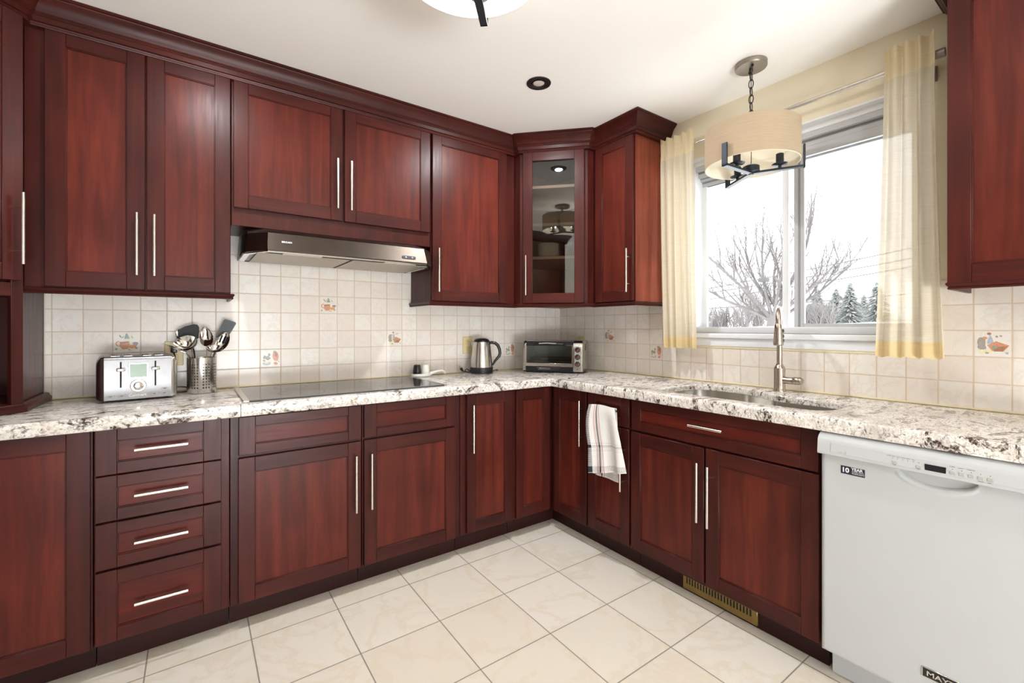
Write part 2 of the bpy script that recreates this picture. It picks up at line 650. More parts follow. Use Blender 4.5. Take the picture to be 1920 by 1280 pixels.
mid = band(U, 0.305, 0.35)
c1 = t.mix(t.math('MULTIPLY', mid, t.math('MAXIMUM', dash, 0.55)), c1, nv_)
rl = t.math('ADD', t.math('ADD', band(U, 0.235, 0.25), band(U, 0.27, 0.282)), t.math('ADD', band(U, 0.37, 0.382), band(U, 0.402, 0.417)))
c1 = t.mix(t.math('MULTIPLY', rl, t.math('MAXIMUM', dash, 0.4)), c1, rd_)
solid = t.math('MULTIPLY', t.math('ADD', left, mid), hb)
c1 = t.mix(t.math('MINIMUM', solid, 1.0), c1, nv_)
t.set(color=c1, rough=0.9)
wf = t.math('ADD', t.math('SINE', t.math('MULTIPLY', V, 420.0)), t.math('SINE', t.math('MULTIPLY', U, 200.0)))
t.bump(wf, 0.25, 0.002)
TOWEL = t.m

# outdoors; the washed-out haze is put into the bark, twig and needle colours
t = NT('snow')
t.set(color=lin('#f2f4f7'), rough=0.9)
t.bump(t.noise(t.obj(rnd=False), 1.2, 5), 0.4, 0.2)
SNOW = t.m
BARK = plain('hazed_grey_bark', '#837f7d', 0.95, 0.0, 0.15, 3)
TWIG = plain('grey_twigs', '#928f8d', 0.95, 0.0, 0.1, 3)
CONIFER = plain('hazed_conifer_needles', '#929694', 0.95, 0.0, 0.15, 2)
WIRE = plain('overhead_cable_grey', '#6a6a68', 0.8)
SIDING = plain('pale_house_siding', '#d8d8da', 0.9)


# ---------------------------------------------------------------- the room
CH = 2.46
XL, YF = -3.53, -5.1   # left wall, far end wall behind the camera
mb = MB().box(XL - .15, .15, YF - .15, .15, -.12, 0.0)
build('floor', mb, FLOOR_T, kind='structure', smooth=False)
mb = MB().box(XL - .15, .15, YF - .15, .15, CH, CH + .12)
build('ceiling', mb, CEIL, kind='structure', smooth=False)
mb = MB().box(XL - .15, .15, 0, .15, 0, CH)
build('wall_back', mb, PAINT, kind='structure', smooth=False)
# window wall with its opening
WY0, WY1, WZ0, WZ1 = -2.225, -1.13, 1.19, 2.212
mb = MB()
mb.box(0, .15, YF, WY0, 0, CH)
mb.box(0, .15, WY1, 0, 0, CH)
mb.box(0, .15, WY0, WY1, 0, WZ0)
mb.box(0, .15, WY0, WY1, WZ1, CH)
build('wall_right', mb, PAINT, kind='structure', smooth=False)
build('wall_left', MB().box(XL - .15, XL, YF, 0, 0, CH), PALE, kind='structure', smooth=False)
mb = MB()
mb.box(XL - .15, -2.9, YF - .15, YF, 0, CH)
mb.box(-1.2, .15, YF - .15, YF, 0, CH)
mb.box(-2.9, -1.2, YF - .15, YF, 2.1, CH)
build('wall_front', mb, PALE, kind='structure', smooth=False)


def frame_ring(mb, axis, u0, u1, z0, z1, d0, d1, w, mi=0, bev=0.002):
    """rectangular ring in the plane across `axis` ('x' or 'y')"""
    for a, b, c, d in ((u0, u0 + w, z0, z1), (u1 - w, u1, z0, z1), (u0 + w, u1 - w, z0, z0 + w), (u0 + w, u1 - w, z1 - w, z1)):
        if axis == 'x': mb.box(d0, d1, a, b, c, d, mi, bev)
        else: mb.box(a, b, d0, d1, c, d, mi, bev)


# window over the sink
win = build('window_1', (lambda m: (frame_ring(m, 'x', WY0, WY1, WZ0, WZ1, .045, .15, .035), m)[1])(MB()), OFFWHITE, kind='structure')
mb = MB()
# stepped head: tracks of the sliding sashes, seen from below
for x0, x1, z0, z1 in ((.05, .075, 2.150, 2.18), (.078, .098, 2.118, 2.165), (.101, .118, 2.100, 2.14), (.120, .145, 2.070, 2.13)):
    mb.box(x0, x1, WY0 + .03, WY1 - .03, z0, z1, 0, .002)
for x0, x1, z0 in ((.077, .079, 2.14), (.098, .101, 2.112), (.118, .12, 2.09)):
    mb.box(x0, x1, WY0 + .03, WY1 - .03, z0, 2.178, 1)
build('window_head_track', mb, [VINYL_GREY, GASKET], win, kind='structure')
mb = MB()
for x0, x1, z1 in ((.05, .07, 1.214), (.08, .10, 1.224), (.11, .145, 1.232)):
    mb.box(x0, x1, WY0 + .03, WY1 - .03, 1.19, z1 - .03 + .012, 0, .002)
build('window_sill_track', mb, OFFWHITE, win, kind='structure')
# outer (far) sash and inner (near) sliding sash
mb = MB()
frame_ring(mb, 'x', -1.648, -1.162, 1.196, 2.10, .122, .142, .030)
s1 = build('window_sash', mb, OFFWHITE, win, kind='structure')
mb = MB().box(.130, .134, -1.625, -1.185, 1.22, 2.08)
build('window_pane', mb, GLASS_WIN, s1, kind='structure')
mb = MB()
frame_ring(mb, 'x', -2.195, -1.692, 1.196, 2.12, .078, .100, .046)
mb.box(.0765, .0785, -1.722, -1.712, 1.22, 2.10, 1)
s2 = build('window_sash', mb, [VINYL_GREY, GASKET], win, kind='structure')
mb = MB().box(.088, .092, -2.155, -1.73, 1.235, 2.09)
build('window_pane', mb, GLASS_WIN, s2, kind='structure')
mb = MB().box(.130, .134, -2.195, -1.65, 1.22, 2.09)
build('window_pane', mb, GLASS_WIN, win, kind='structure')
mb = MB()
mb.box(-.030, .05, -2.235, -1.115, 1.163, 1.19, 0, .004)
mb.box(-.016, .0, -2.215, -1.135, 1.118, 1.163, 0, .003)
build('window_sill', mb, OFFWHITE, win, kind='structure')
mb = MB()
mb.box(.0, .045, WY0, WY0 + .008, WZ0, WZ1)
mb.box(.0, .045, WY1 - .008, WY1, WZ0, WZ1)
mb.box(.0, .045, WY0, WY1, WZ1 - .008, WZ1)
build('window_jamb', mb, OFFWHITE, win, kind='structure')

# added, unseen patio door behind the camera, an opening for the fill lamps
mb = MB()
frame_ring(mb, 'y', -2.9, -1.2, .0, 2.1, YF - .12, YF - .04, .07)
mb.box(-2.1, -2.0, YF - .12, YF - .04, .07, 2.03)
pd = build('door_1', mb, OFFWHITE, kind='structure')
build('door_pane', MB().box(-2.83, -1.27, YF - .085, YF - .08, .07, 2.03), GLASS_WIN, pd, kind='structure')

# tiled splashbacks
mb = MB().box(-2.918, -.008, -.008, -.0005, .916, 1.74)
tl = build('trim_1', mb, TILE_L, kind='structure', smooth=False)
mb = MB()
mb.box(-.008, -.0005, -1.105, 0, .916, 1.412)
mb.box(-.008, -.0005, -2.245, -1.105, .916, 1.118)
mb.box(-.008, -.0005, -2.95, -2.245, .916, 1.412)
tr_ = build('trim_2', mb, TILE_R, kind='structure', smooth=False)
build('caulk_bead', MB().box(-2.918, -.008, -.013, -.008, .9155, .921), CAULK, tl, kind='structure')
mb = MB().box(-.013, -.008, -2.75, -.008, .9155, .921)
mb.box(-.012, -.008, -2.245, -1.10, 1.109, 1.118)
build('caulk_bead', mb, CAULK, tr_, kind='structure')

# painted picture tiles
PIC = [plain('tile_paint_' + n, c, 0.3, 0, .12, 150) for n, c in
       (('peach', '#e8cdb9'), ('terracotta', '#cf9273'), ('orange', '#dc9d52'), ('leaf', '#8fa291'), ('violet', '#8d83a8'), ('blue', '#a9b8c4'), ('cream', '#e9dbb0'), ('brown', '#a77b62'), ('grey', '#a09a92'))]


def blob(cx, cy, rx, ry, n=14, rot=0.0, jag=0.0):
    out = []
    for i in range(n):
        a = 2 * pi * i / n
        k = 1 + jag * (random.random() - .5)
        x, y = rx * cos(a) * k, ry * sin(a) * k
        out.append((cx + x * cos(rot) - y * sin(rot), cy + x * sin(rot) + y * cos(rot)))
    return out


def picture_shapes(kind):
    S = []   # (polygon in 0..1, paint)
    if kind == 'jug':
        S += [(blob(.2, .42, .07, .1), 0), (blob(.19, .43, .1, .13), 1), (blob(.2, .43, .06, .09), 0),
              ([(.26, .52), (.58, .55), (.62, .35), (.55, .17), (.34, .15), (.24, .3)], 1), ([(.26, .5), (.58, .53), (.59, .47), (.25, .44)], 7),
              ([(.56, .36), (.9, .38), (.84, .24), (.7, .19), (.58, .24)], 2), (blob(.82, .44, .1, .07, 9, 0, .5), 4), (blob(.66, .47, .06, .06), 6),
              ([(.4, .66), (.62, .66), (.52, .92), (.47, .92)], 3), (blob(.27, .78, .03, .09, 8, .5), 3), (blob(.36, .74, .02, .07, 8, -.6), 3), (blob(.7, .74, .02, .08, 8, .6), 3),
              (blob(.12, .17, .05, .05, 7, 0, .6), 3), (blob(.86, .2, .06, .05, 7, 0, .6), 3), (blob(.6, .14, .04, .03), 3), (blob(.88, .6, .05, .04, 7, 0, .6), 6)]
    elif kind == 'plate':
        S += [(blob(.2, .55, .12, .2, 12, 0, .2), 8), (blob(.22, .36, .13, .1, 10, 0, .2), 8), ([(.36, .5), (.54, .52), (.5, .72), (.44, .84), (.4, .72)], 5),
              (blob(.42, .88, .06, .05, 9, 0, .4), 7), (blob(.3, .72, .07, .06, 9, 0, .4), 1), ([(.36, .44), (.6, .6), (.95, .44), (.78, .2), (.5, .22)], 1),
              ([(.5, .36), (.9, .42), (.78, .22), (.55, .2)], 7), (blob(.22, .2, .1, .08, 6), 6), (blob(.42, .2, .09, .08, 6), 6), (blob(.55, .36, .08, .06, 8, 0, .4), 3),
              (blob(.88, .15, .05, .05, 7, 0, .5), 5), (blob(.62, .78, .03, .05, 6, .6, .5), 8), (blob(.72, .8, .04, .03, 6, .2, .5), 8), (blob(.36, .14, .06, .04, 6), 8)]
    else:
        S += [(blob(.75, .62, .17, .3, 14, .1, .15), 1), (blob(.78, .7, .07, .14, 9, 0, .3), 7), (blob(.7, .86, .1, .07, 9, 0, .4), 3), (blob(.3, .22, .2, .1), 5),
              (blob(.3, .26, .12, .05), 6), (blob(.36, .5, .12, .12, 9, 0, .4), 8), (blob(.2, .56, .08, .1, 9, 0, .4), 3), (blob(.42, .7, .06, .08, 8, 0, .4), 3),
              (blob(.75, .2, .1, .09, 9, 0, .3), 1), (blob(.18, .38, .07, .06, 8, 0, .4), 1), (blob(.52, .3, .06, .05, 8, 0, .4), 6), (blob(.9, .3, .04, .06, 8, 0, .4), 5)]
    return S


def picture_tile(wall, u0, z0, kind):
    mb = MB()
    w = WT - .003
    T = .0006

    def place(poly, mi, d):
        pts = [(u0 + .0015 + x * w, z0 + .0015 + y * w) for x, y in poly]
        if wall == 'L':
            A = [(x, -.0082 - d, z) for x, z in pts]
            B = [(x, -.0078, z) for x, z in pts]
        else:
            A = [(-.0082 - d, -x, z) for x, z in pts]
            B = [(-.0078, -x, z) for x, z in pts]
        mb.loft([B, A], mi, False, True)
    for i, (poly, k) in enumerate(picture_shapes(kind)):
        place(poly, k, T * .25 + i * .00004)
    build('painted_picture', mb, PIC, tl if wall == 'L' else tr_, kind='structure', smooth=False)


LX, LZ, RY, RZ = -2.8975, 1.4985, .3867, 1.3103
picture_tile('L', LX + 2 * WT, LZ - 4 * WT, 'jug')
picture_tile('L', LX + 8 * WT, LZ - 5 * WT, 'hen')
picture_tile('L', LX + 11 * WT, LZ - 2 * WT, 'jug')
picture_tile('L', LX + 15 * WT, LZ - 4 * WT, 'plate')
picture_tile('L', LX + 24 * WT, LZ - 5 * WT, 'hen')
picture_tile('R', RY + 1 * WT, RZ - 2 * WT, 'plate')
picture_tile('R', RY + 5 * WT, RZ - 3 * WT, 'hen')
picture_tile('R', RY + 20 * WT, RZ - 2 * WT, 'plate')


# ---------------------------------------------------------------- cabinets
WD = [WOOD_V, WOOD_H]
R90 = -pi / 2


def handle(parent, kind, s, z, ln, yf, M=None):
    """bar pull: s, z is its centre"""
    mb = MB()
    r, st = .0058, .034
    h = ln / 2
    k = h * .62
    if kind == 'v':
        mb.tube([(s, yf - st, z - h), (s, yf - st, z + h)], r, 14, M=M)
        for q in (-k, k): mb.tube([(s, yf + .001, z + q), (s, yf - st, z + q)], .0048, 10, M=M)
    else:
        mb.tube([(s - h, yf - st, z), (s + h, yf - st, z)], r, 14, M=M)
        for q in (-k, k): mb.tube([(s + q, yf + .001, z), (s + q, yf - st, z)], .0048, 10, M=M)
    return build('handle', mb, NICKEL, parent)


def door(parent, x0, x1, z0, z1, yf, stile=.058, rail=.06, hd=None, name='door', M=None, glass=False, pmat=None):
    mb = MB()
    T = .02
    mb.box(x0, x0 + stile, yf, yf + T, z0, z1, 0, .0015, M)
    mb.box(x1 - stile, x1, yf, yf + T, z0, z1, 0, .0015, M)
    mb.box(x0 + stile, x1 - stile, yf, yf + T, z1 - rail, z1, 1, .0015, M)
    mb.box(x0 + stile, x1 - stile, yf, yf + T, z0, z0 + rail, 1, .0015, M)
    # small inner bead
    if not glass:
        a0, a1, c0, c1 = x0 + stile, x1 - stile, z0 + rail, z1 - rail
        for q in ((a0 - .001, a0 + .0035, c0, c1), (a1 - .0035, a1 + .001, c0, c1)):
            mb.box(q[0], q[1], yf + .0035, yf + .012, q[2], q[3], 0, .001, M)
        for q in ((a0, a1, c0 - .001, c0 + .0035), (a0, a1, c1 - .0035, c1 + .001)):
            mb.box(q[0], q[1], yf + .0035, yf + .012, q[2], q[3], 1, .001, M)
    d = build(name, mb, WD, parent)
    if glass:
        build('glass_pane', MB().box(x0 + stile - .006, x1 - stile + .006, yf + .011, yf + .014, z0 + rail - .006, z1 - rail + .006, 0, 0, M), GLASS_CAB, d)
    else:
        pb = MB().box(x0 + stile - .005, x1 - stile + .005, yf + .0085, yf + .017, z0 + rail - .005, z1 - rail + .005, 0, 0, M)
        build('door_panel' if name == 'door' else 'drawer_panel', pb, pmat or (PANEL if name == 'door' else PANEL_H), d)
    if hd:
        handle(d, *hd, yf, M=M)
    return d


LIGHT_RAIL = [(0, 1.352), (.010, 1.352), (.012, 1.357), (.009, 1.360), (.014, 1.366), (.016, 1.372), (.012, 1.376), (0, 1.376)]
CROWN = [(-.02, 2.350), (.022, 2.350), (.024, 2.355), (.020, 2.359), (.022, 2.364), (.028, 2.367), (.030, 2.385), (.034, 2.388), (.034, 2.392), (.039, 2.396),
         (.041, 2.403), (.047, 2.419), (.057, 2.434), (.066, 2.441), (.068, 2.446), (.074, 2.449), (.074, 2.4585), (-.02, 2.4585)]


def rail_shift(prof, out0):
    return [(o + out0, z) for o, z in prof]


def upper(label, s0, s1, rz, zb=1.374, ends=(False, False), body_mat=WOOD_V, left_mat=None, right_mat=None, name='wall_cabinet', rail=True, zt=2.43):
    if rz == 0: loc = (s0, 0, zb)
    else: loc = (0, -s0, zb)
    r = root(name, label, 'cabinet', loc, rz, 'upper kitchen cabinets', (s0, 0, zb))
    mb = MB()
    e = .0015
    mb.box(s0 + e, s1 - e, -.30, -.010, zb, zt, 0, .001)
    b = build('cabinet_body', mb, body_mat, r)
    if rail:
        path = [(s0 + .002, -.300), (s1 - .002, -.300)]
        if ends[0]: path = [(s0 + .002, -.012)] + path
        if ends[1]: path = path + [(s1 - .002, -.012)]
        build('light_rail', MB().molding(path, LIGHT_RAIL if True else None), WOOD_H, r)
    return r


# uppers on the back wall
u1 = upper('tall two-door cherry wall cabinet above the toaster', -2.919, -2.262, 0, ends=(False, True))
door(u1, -2.860, -2.566, 1.380, 2.362, -.32, hd=('v', -2.590, 1.5625, .254))
door(u1, -2.560, -2.266, 1.380, 2.362, -.32, hd=('v', -2.534, 1.5625, .254))
u2 = upper('short two-door cherry wall cabinet above the range hood', -2.262, -1.2715, 0, zb=1.693, rail=False)
door(u2, -2.253, -1.773, 1.773, 2.362, -.32, hd=('v', -1.804, 1.953, .254))
door(u2, -1.762, -1.281, 1.773, 2.362, -.32, hd=('v', -1.736, 1.953, .254))
u3 = upper('single-door cherry wall cabinet above the kettle', -1.2715, -.666, 0, ends=(True, False))
door(u3, -1.266, -.742, 1.380, 2.362, -.32, hd=('v', -1.240, 1.557, .254))
# small one beside the window
u5 = upper('narrow cherry wall cabinet between the glass-door cabinet and the cream curtain', .676, 1.003, R90, ends=(False, True))
door(u5, .700, .998, 1.380, 2.362, -.32, hd=('v', .977, 1.556, .254))
build('end_panel', MB().box(1.0015, 1.0055, -.300, -.012, 1.374, 2.43), END_V, u5)
# the one right of the window
u6 = upper('cherry wall cabinet hanging above the dishwasher beside the window', 2.340, 2.99, R90, ends=(True, True))
door(u6, 2.332, 2.66, 1.372, 2.362, -.32, stile=.058)
door(u6, 2.665, 2.985, 1.372, 2.362, -.32, stile=.058)

# diagonal corner cabinet with the glass door
A2, B2 = Vector((-.664, -.360)), Vector((-.360, -.674))
fd = (B2 - A2).normalized()
face_rz = math.atan2(fd.y, fd.x)
flen = (B2 - A2).length
gc = root('corner_cabinet', 'corner cherry wall cabinet with a glass door showing dishes', 'cabinet', (A2.x, A2.y, 1.374), face_rz, 'upper kitchen cabinets')
mb = MB()
inner = [(-.664, -.010), (-.010, -.010), (-.010, -.674)]
poly = [(-.664, -.010), (-.664, -.360), (-.360, -.674), (-.010, -.674), (-.010, -.010)]
mb.prism(poly, 1.374, 1.392)
mb.prism(poly, 2.372, 2.43)
mb.box(-.664, -.646, -.360, -.010, 1.392, 2.372)
mb.box(-.360, -.010, -.674, -.656, 1.392, 2.372)
build('cabinet_body', mb, WOOD_V, gc, world=True)
mb = MB()
mb.box(-.646, -.012, -.016, -.011, 1.392, 2.372)
mb.box(-.016, -.011, -.656, -.016, 1.392, 2.372)
mb.box(-.646, -.643, -.350, -.016, 1.392, 2.372)
mb.box(-.350, -.016, -.656, -.653, 1.392, 2.372)
build('cabinet_interior', mb, INSIDE, gc, world=True)
Mg = Matrix.Identity(4)
OFF[gc.name] = Vector((0, 0, 1.374))
mb = MB()
mb.box(.0, .030, -.002, .018, 1.376, 2.372, 0, .001)
mb.box(flen - .030, flen, -.002, .018, 1.376, 2.372, 0, .001)
mb.box(.030, flen - .030, -.002, .018, 1.376, 1.394, 1, .001)
mb.box(.030, flen - .030, -.002, .018, 2.350, 2.43, 1, .001)
build('face_frame', mb, WD, gc)
door(gc, .022, flen - .022, 1.380, 2.356, -.022, stile=.062, rail=.062, hd=('v', .046, 1.556, .254), glass=True)
for z in (1.668, 1.885, 2.130):
    build('shelf', MB().prism([(-.640, -.020), (-.640, -.345), (-.345, -.650), (-.020, -.650), (-.020, -.020)], z, z + .018), INSIDE, gc, world=True)
build('light_rail', MB().molding([(-.664, -.31), (-.664, -.360), (-.360, -.674), (-.31, -.674)], LIGHT_RAIL), WOOD_H, gc, world=True)

# crown moulding of the long run, one continuous piece mitred round the corner cabinets
cr = build('crown_molding', MB().molding([(-3.5, -.65), (-3.23, -.65), (-2.92, -.34), (-2.915, -.302), (-.664, -.302), (-.664, -.364), (-.364, -.676), (-.302, -.676), (-.302, -1.006), (-.012, -1.006)], CROWN), WOOD_H)
put(cr, 'cherry crown molding running along the top of the upper cabinets', 'crown molding')
cr2 = build('crown_molding', MB().molding([(-.012, -2.338), (-.302, -2.338), (-.302, -2.99)], CROWN), WOOD_H)
put(cr2, 'cherry crown molding on top of the cabinet above the dishwasher', 'crown molding')

# corner hutch standing on the counter at the left
hu = root('corner_hutch', 'diagonal cherry hutch standing on the counter left of the toaster', 'cabinet', (-2.92, -.34, .917), pi / 4)
poly = [(-2.921, -.012), (-2.921, -.34), (-3.231, -.65), (-3.52, -.65), (-3.52, -.012)]
mb = MB()
mb.prism(poly, 1.345, 2.43)
mb.prism(poly, .917, .95)
mb.box(-2.935, -2.921, -.335, -.012, .95, 1.345)
mb.box(-3.52, -2.935, -.025, -.012, .95, 1.345)
mb.box(-3.52, -3.50, -.65, -.025, .95, 1.345)
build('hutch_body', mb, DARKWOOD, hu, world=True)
OFF[hu.name] = Vector((0, 0, .917))
mb = MB()
mb.box(-.036, .0, -.018, .0, .917, 2.40, 0, .0015)
mb.box(-.438, -.402, -.018, .0, .917, 2.40, 0, .0015)
mb.box(-.402, -.036, -.018, .0, 1.335, 1.385, 1, .0015)
build('face_frame', mb, WD, hu)
door(hu, -.428, -.015, 1.392, 2.345, -.038, hd=('v', -.036, 1.575, .254))
bp = [(0, .917), (.020, .917), (.020, .930), (.014, .936), (.010, .946), (0, .948)]
build('base_molding', MB().molding([(-3.243, -.663), (-2.921 + .006, -.34 - .012), (-2.915, -.012)], bp), WOOD_H, hu, world=True)


pn = root('pantry_cabinet', 'tall cherry pantry cabinet mirrored in the glass of the corner cabinet door', 'cabinet', (-3.52, -2.68, 0), pi / 2, None, (0, 0, 0))
mb = MB().box(0, .95, -.56, -.005, .10, 2.43, 0, .001)
build('cabinet_body', mb, WOOD_V, pn)
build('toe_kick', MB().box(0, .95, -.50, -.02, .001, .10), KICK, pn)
door(pn, .006, .472, .11, 1.34, -.58, hd=('v', .44, 1.18, .254))
door(pn, .478, .944, .11, 1.34, -.58, hd=('v', .51, 1.18, .254))
door(pn, .006, .472, 1.36, 2.34, -.58, hd=('v', .44, 1.54, .254))
door(pn, .478, .944, 1.36, 2.34, -.58, hd=('v', .51, 1.54, .254))
build('crown', MB().molding([(-.002, -.005), (-.002, -.562), (.952, -.562), (.952, -.005)], CROWN), WOOD_H, pn)


# base cabinets
def base(label, s0, s1, rz, name='base_cabinet', kick=True, hollow=False):
    zb = 0
    loc = (s0, 0, 0) if rz == 0 else (0, -s0, 0)
    r = root(name, label, 'cabinet', loc, rz, 'base kitchen cabinets', (s0, 0, 0))
    e = .0015
    mb = MB()
    if hollow:
        mb.box(s0 + e, s0 + .018, -.59, -.012, .100, .866)
        mb.box(s1 - .018, s1 - e, -.59, -.012, .100, .866)
        mb.box(s0 + .018, s1 - .018, -.59, -.012, .100, .118)
        mb.box(s0 + .018, s1 - .018, -.59, -.572, .118, .866)
    else:
        mb.box(s0 + e, s1 - e, -.59, -.012, .100, .866, 0, .001)
    build('cabinet_body', mb, WOOD_V, r)
    if kick:
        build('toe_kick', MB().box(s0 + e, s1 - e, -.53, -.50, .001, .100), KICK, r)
    return r


DY = -.61
b0 = base('plain-door cherry base cabinet at the end of the run under the hutch', -3.12, -2.687, 0)
door(b0, -3.10, -2.693, .105, .864, DY, stile=.060)
b1 = base('cherry base cabinet with a stack of four drawers under the toaster', -2.687, -2.283, 0)
for z0, z1, zh in ((.704, .864, .787), (.540, .699, .625), (.373, .533, .457), (.112, .364, .2385)):
    door(b1, -2.681, -2.312, z0, z1, DY, stile=.058, rail=.042 if z1 - z0 < .2 else .05, hd=('h', -2.4955, zh, .155), name='drawer')
b2 = base('cherry base cabinet under the cooktop, door handle on its right edge', -2.283, -1.758, 0)
door(b2, -2.253, -1.765, .706, .860, DY, stile=.058, rail=.04, name='drawer')
door(b2, -2.254, -1.766, .108, .693, DY, hd=('v', -1.796, .508, .258))
b3 = base('cherry base cabinet under the cooktop, door handle on its left edge', -1.758, -1.235, 0)
door(b3, -1.751, -1.269, .706, .860, DY, stile=.058, rail=.04, name='drawer')
door(b3, -1.751, -1.270, .108, .695, DY, hd=('v', -1.725, .508, .258))
b4 = base('narrow single-door cherry base cabinet with handle beneath the kettle', -1.235, -.885, 0)
door(b4, -1.201, -.898, .110, .860, DY, stile=.056, hd=('v', -1.178, .678, .257))
b5 = root('corner_base_cabinet', 'corner cherry base cabinet with a folding two-leaf door under the toaster oven', 'cabinet', (-.6, -.6, 0), 0, 'base kitchen cabinets')
OFF[b5.name] = Vector((-.6, -.6, 0))
mb = MB()
pl = [(-.8835, -.012), (-.8835, -.590), (-.590, -.590), (-.590, -.9165), (-.012, -.9165), (-.012, -.012)]
mb.prism(pl, .100, .866)
build('cabinet_body', mb, WOOD_V, b5)
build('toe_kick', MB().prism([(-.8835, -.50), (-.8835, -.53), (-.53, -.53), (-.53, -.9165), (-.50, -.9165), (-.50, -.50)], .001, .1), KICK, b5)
door(b5, -.872, -.622, .110, .858, DY, stile=.050, rail=.062)
MR = Matrix.Rotation(R90, 4, 'Z')
door(b5, .636, .911, .110, .862, DY, stile=.050, rail=.062, hd=('v', .889, .685, .254), M=MR)
for z in (.26, .33, .66, .74):
    build('hinge', MB().box(-.606, -.598, -.636, -.626, z, z + .012, 0, .002), STEEL, b5)
b6 = base('narrow cherry base cabinet with the tea towel over its drawer handle', .918, 1.222, R90)
door(b6, .924, 1.213, .713, .862, DY, stile=.056, rail=.042, hd=('h', 1.085, .796, .158), name='drawer')
door(b6, .924, 1.213, .118, .705, DY, stile=.056, hd=('v', 1.184, .520, .254))
b7 = base('wide two-door cherry sink base cabinet next to the dishwasher', 1.222, 2.062, R90, hollow=True)
door(b7, 1.230, 2.055, .713, .864, DY, stile=.056, rail=.045, hd=('h', 1.643, .796, .155), name='drawer')
door(b7, 1.226, 1.620, .118, .702, DY, stile=.056, hd=('v', 1.607, .515, .256))
door(b7, 1.629, 2.057, .112, .704, DY, stile=.058, hd=('v', 1.656, .508, .258))
# brass floor register in the kick board of the sink base
rg = root('floor_register', 'brass air register set in the kick board under the sink cabinet', 'vent', (0, -1.474, .012), R90, None, (1.474, 0, .012))
mb = MB()
mb.box(1.474, 1.812, -.541, -.5305, .012, .082, 0, .002)
build('grille', mb, BRASS, rg)
mb = MB()
for k in range(22):
    s = 1.492 + k * .0138
    mb.box(s, s + .0065, -.5417, -.5405, .040, .068)
build('slot', mb, VOID, rg)


# ---------------------------------------------------------------- granite worktop with the sink cut-out
def rounded(pts, n=7):
    """[(x, y, r)] -> polygon with rounded corners"""
    out = []
    N = len(pts)
    for i in range(N):
        p = Vector(pts[i][:2])
        r = pts[i][2]
        a, b = Vector(pts[i - 1][:2]), Vector(pts[(i + 1) % N][:2])
        if r <= 0:
            out.append((p.x, p.y))
            continue
        u, w = (a - p).normalized(), (b - p).normalized()
        th = math.acos(max(-1, min(1, u.dot(w))))
        d = min(r / math.tan(th / 2), (a - p).length * .49, (b - p).length * .49)
        for k in range(n + 1):
            q = k / n
            e = p + u * d * (1 - q) ** 2 + w * d * q ** 2   # quadratic corner
            out.append((e.x, e.y))
    return out


def sink_outline(o=0.0):
    # (x, y): left bowl reaches nearer the wall, right bowl is shallower
    return rounded([(-.535 - o, -1.300 + o, .11), (-.135 + o, -1.300 + o, .12), (-.135 + o, -1.560, .10), (-.235 + o, -1.735, .10), (-.235 + o, -2.045 - o, .10), (-.520 - o, -2.045 - o, .10)])


def slab(name, outer, hole, z0, z1, bev):
    bm = bmesh.new()
    loops = []
    for pts in [outer] + ([hole] if hole else []):
        vs = [bm.verts.new((x, y, z1)) for x, y in pts]
        es = [bm.edges.new((vs[i], vs[(i + 1) % len(vs)])) for i in range(len(vs))]
        loops.append(es)
    bmesh.ops.triangle_fill(bm, use_beauty=True, use_dissolve=False, edges=[e for l in loops for e in l])
    top = list(bm.faces)
    for f in top:
        if f.normal.z < 0: f.normal_flip()
    rim = [e for e in bm.edges if e.is_boundary]
    ex = bmesh.ops.extrude_face_region(bm, geom=top)
    down = [g for g in ex['geom'] if isinstance(g, bmesh.types.BMVert)]
    # extrude_face_region moves the new faces: lower the copied ones
    for v in down: v.co.z = z0
    bmesh.ops.recalc_face_normals(bm, faces=bm.faces)
    edges = [e for e in bm.edges if len(e.link_faces) == 2 and e.calc_face_angle(0) > 1.2 and all(abs(v.co.z - z1) < 1e-6 for v in e.verts)]
    bmesh.ops.bevel(bm, geom=edges, offset=bev, segments=3, affect='EDGES', profile=.5)
    edges = [e for e in bm.edges if len(e.link_faces) == 2 and e.calc_face_angle(0) > 1.2 and all(abs(v.co.z - z0) < 1e-6 for v in e.verts)]
    bmesh.ops.bevel(bm, geom=edges, offset=bev * .6, segments=2, affect='EDGES', profile=.5)
    bm.verts.index_update()
    mb = MB().add([v.co.copy() for v in bm.verts], [[v.index for v in f.verts] for f in bm.faces])
    bm.free()
    return mb


outer = [(XL + .002, -.010), (XL + .002, -.640)] + rounded([(XL + .1, -.640, 0), (-.640, -.640, .035), (-.640, -2.72, 0)]) + [(-.010, -2.72), (-.010, -.010)]
ct = build('countertop', slab('countertop', outer, sink_outline(), .867, .915, .008), GRANITE, angle=50)
put(ct, 'speckled cream and brown granite worktop running round the corner', 'countertop')
# seam in the slab by the cooktop
build('slab_seam', MB().box(-2.249, -2.247, -.6405, -.62, .868, .9153), VOID, ct)

# undermount steel sink
sk = root('kitchen_sink', 'stainless steel double-bowl sink set under the granite worktop', 'sink', (-.33, -1.67, .70))
OFF[sk.name] = Vector((-.33, -1.67, .70))
mb = MB()
o1 = sink_outline(-.002)
cx_, cy_ = -.335, -1.67


def scaled(pts, k):
    return [(cx_ + (x - cx_) * k, cy_ + (y - cy_) * k) for x, y in pts]


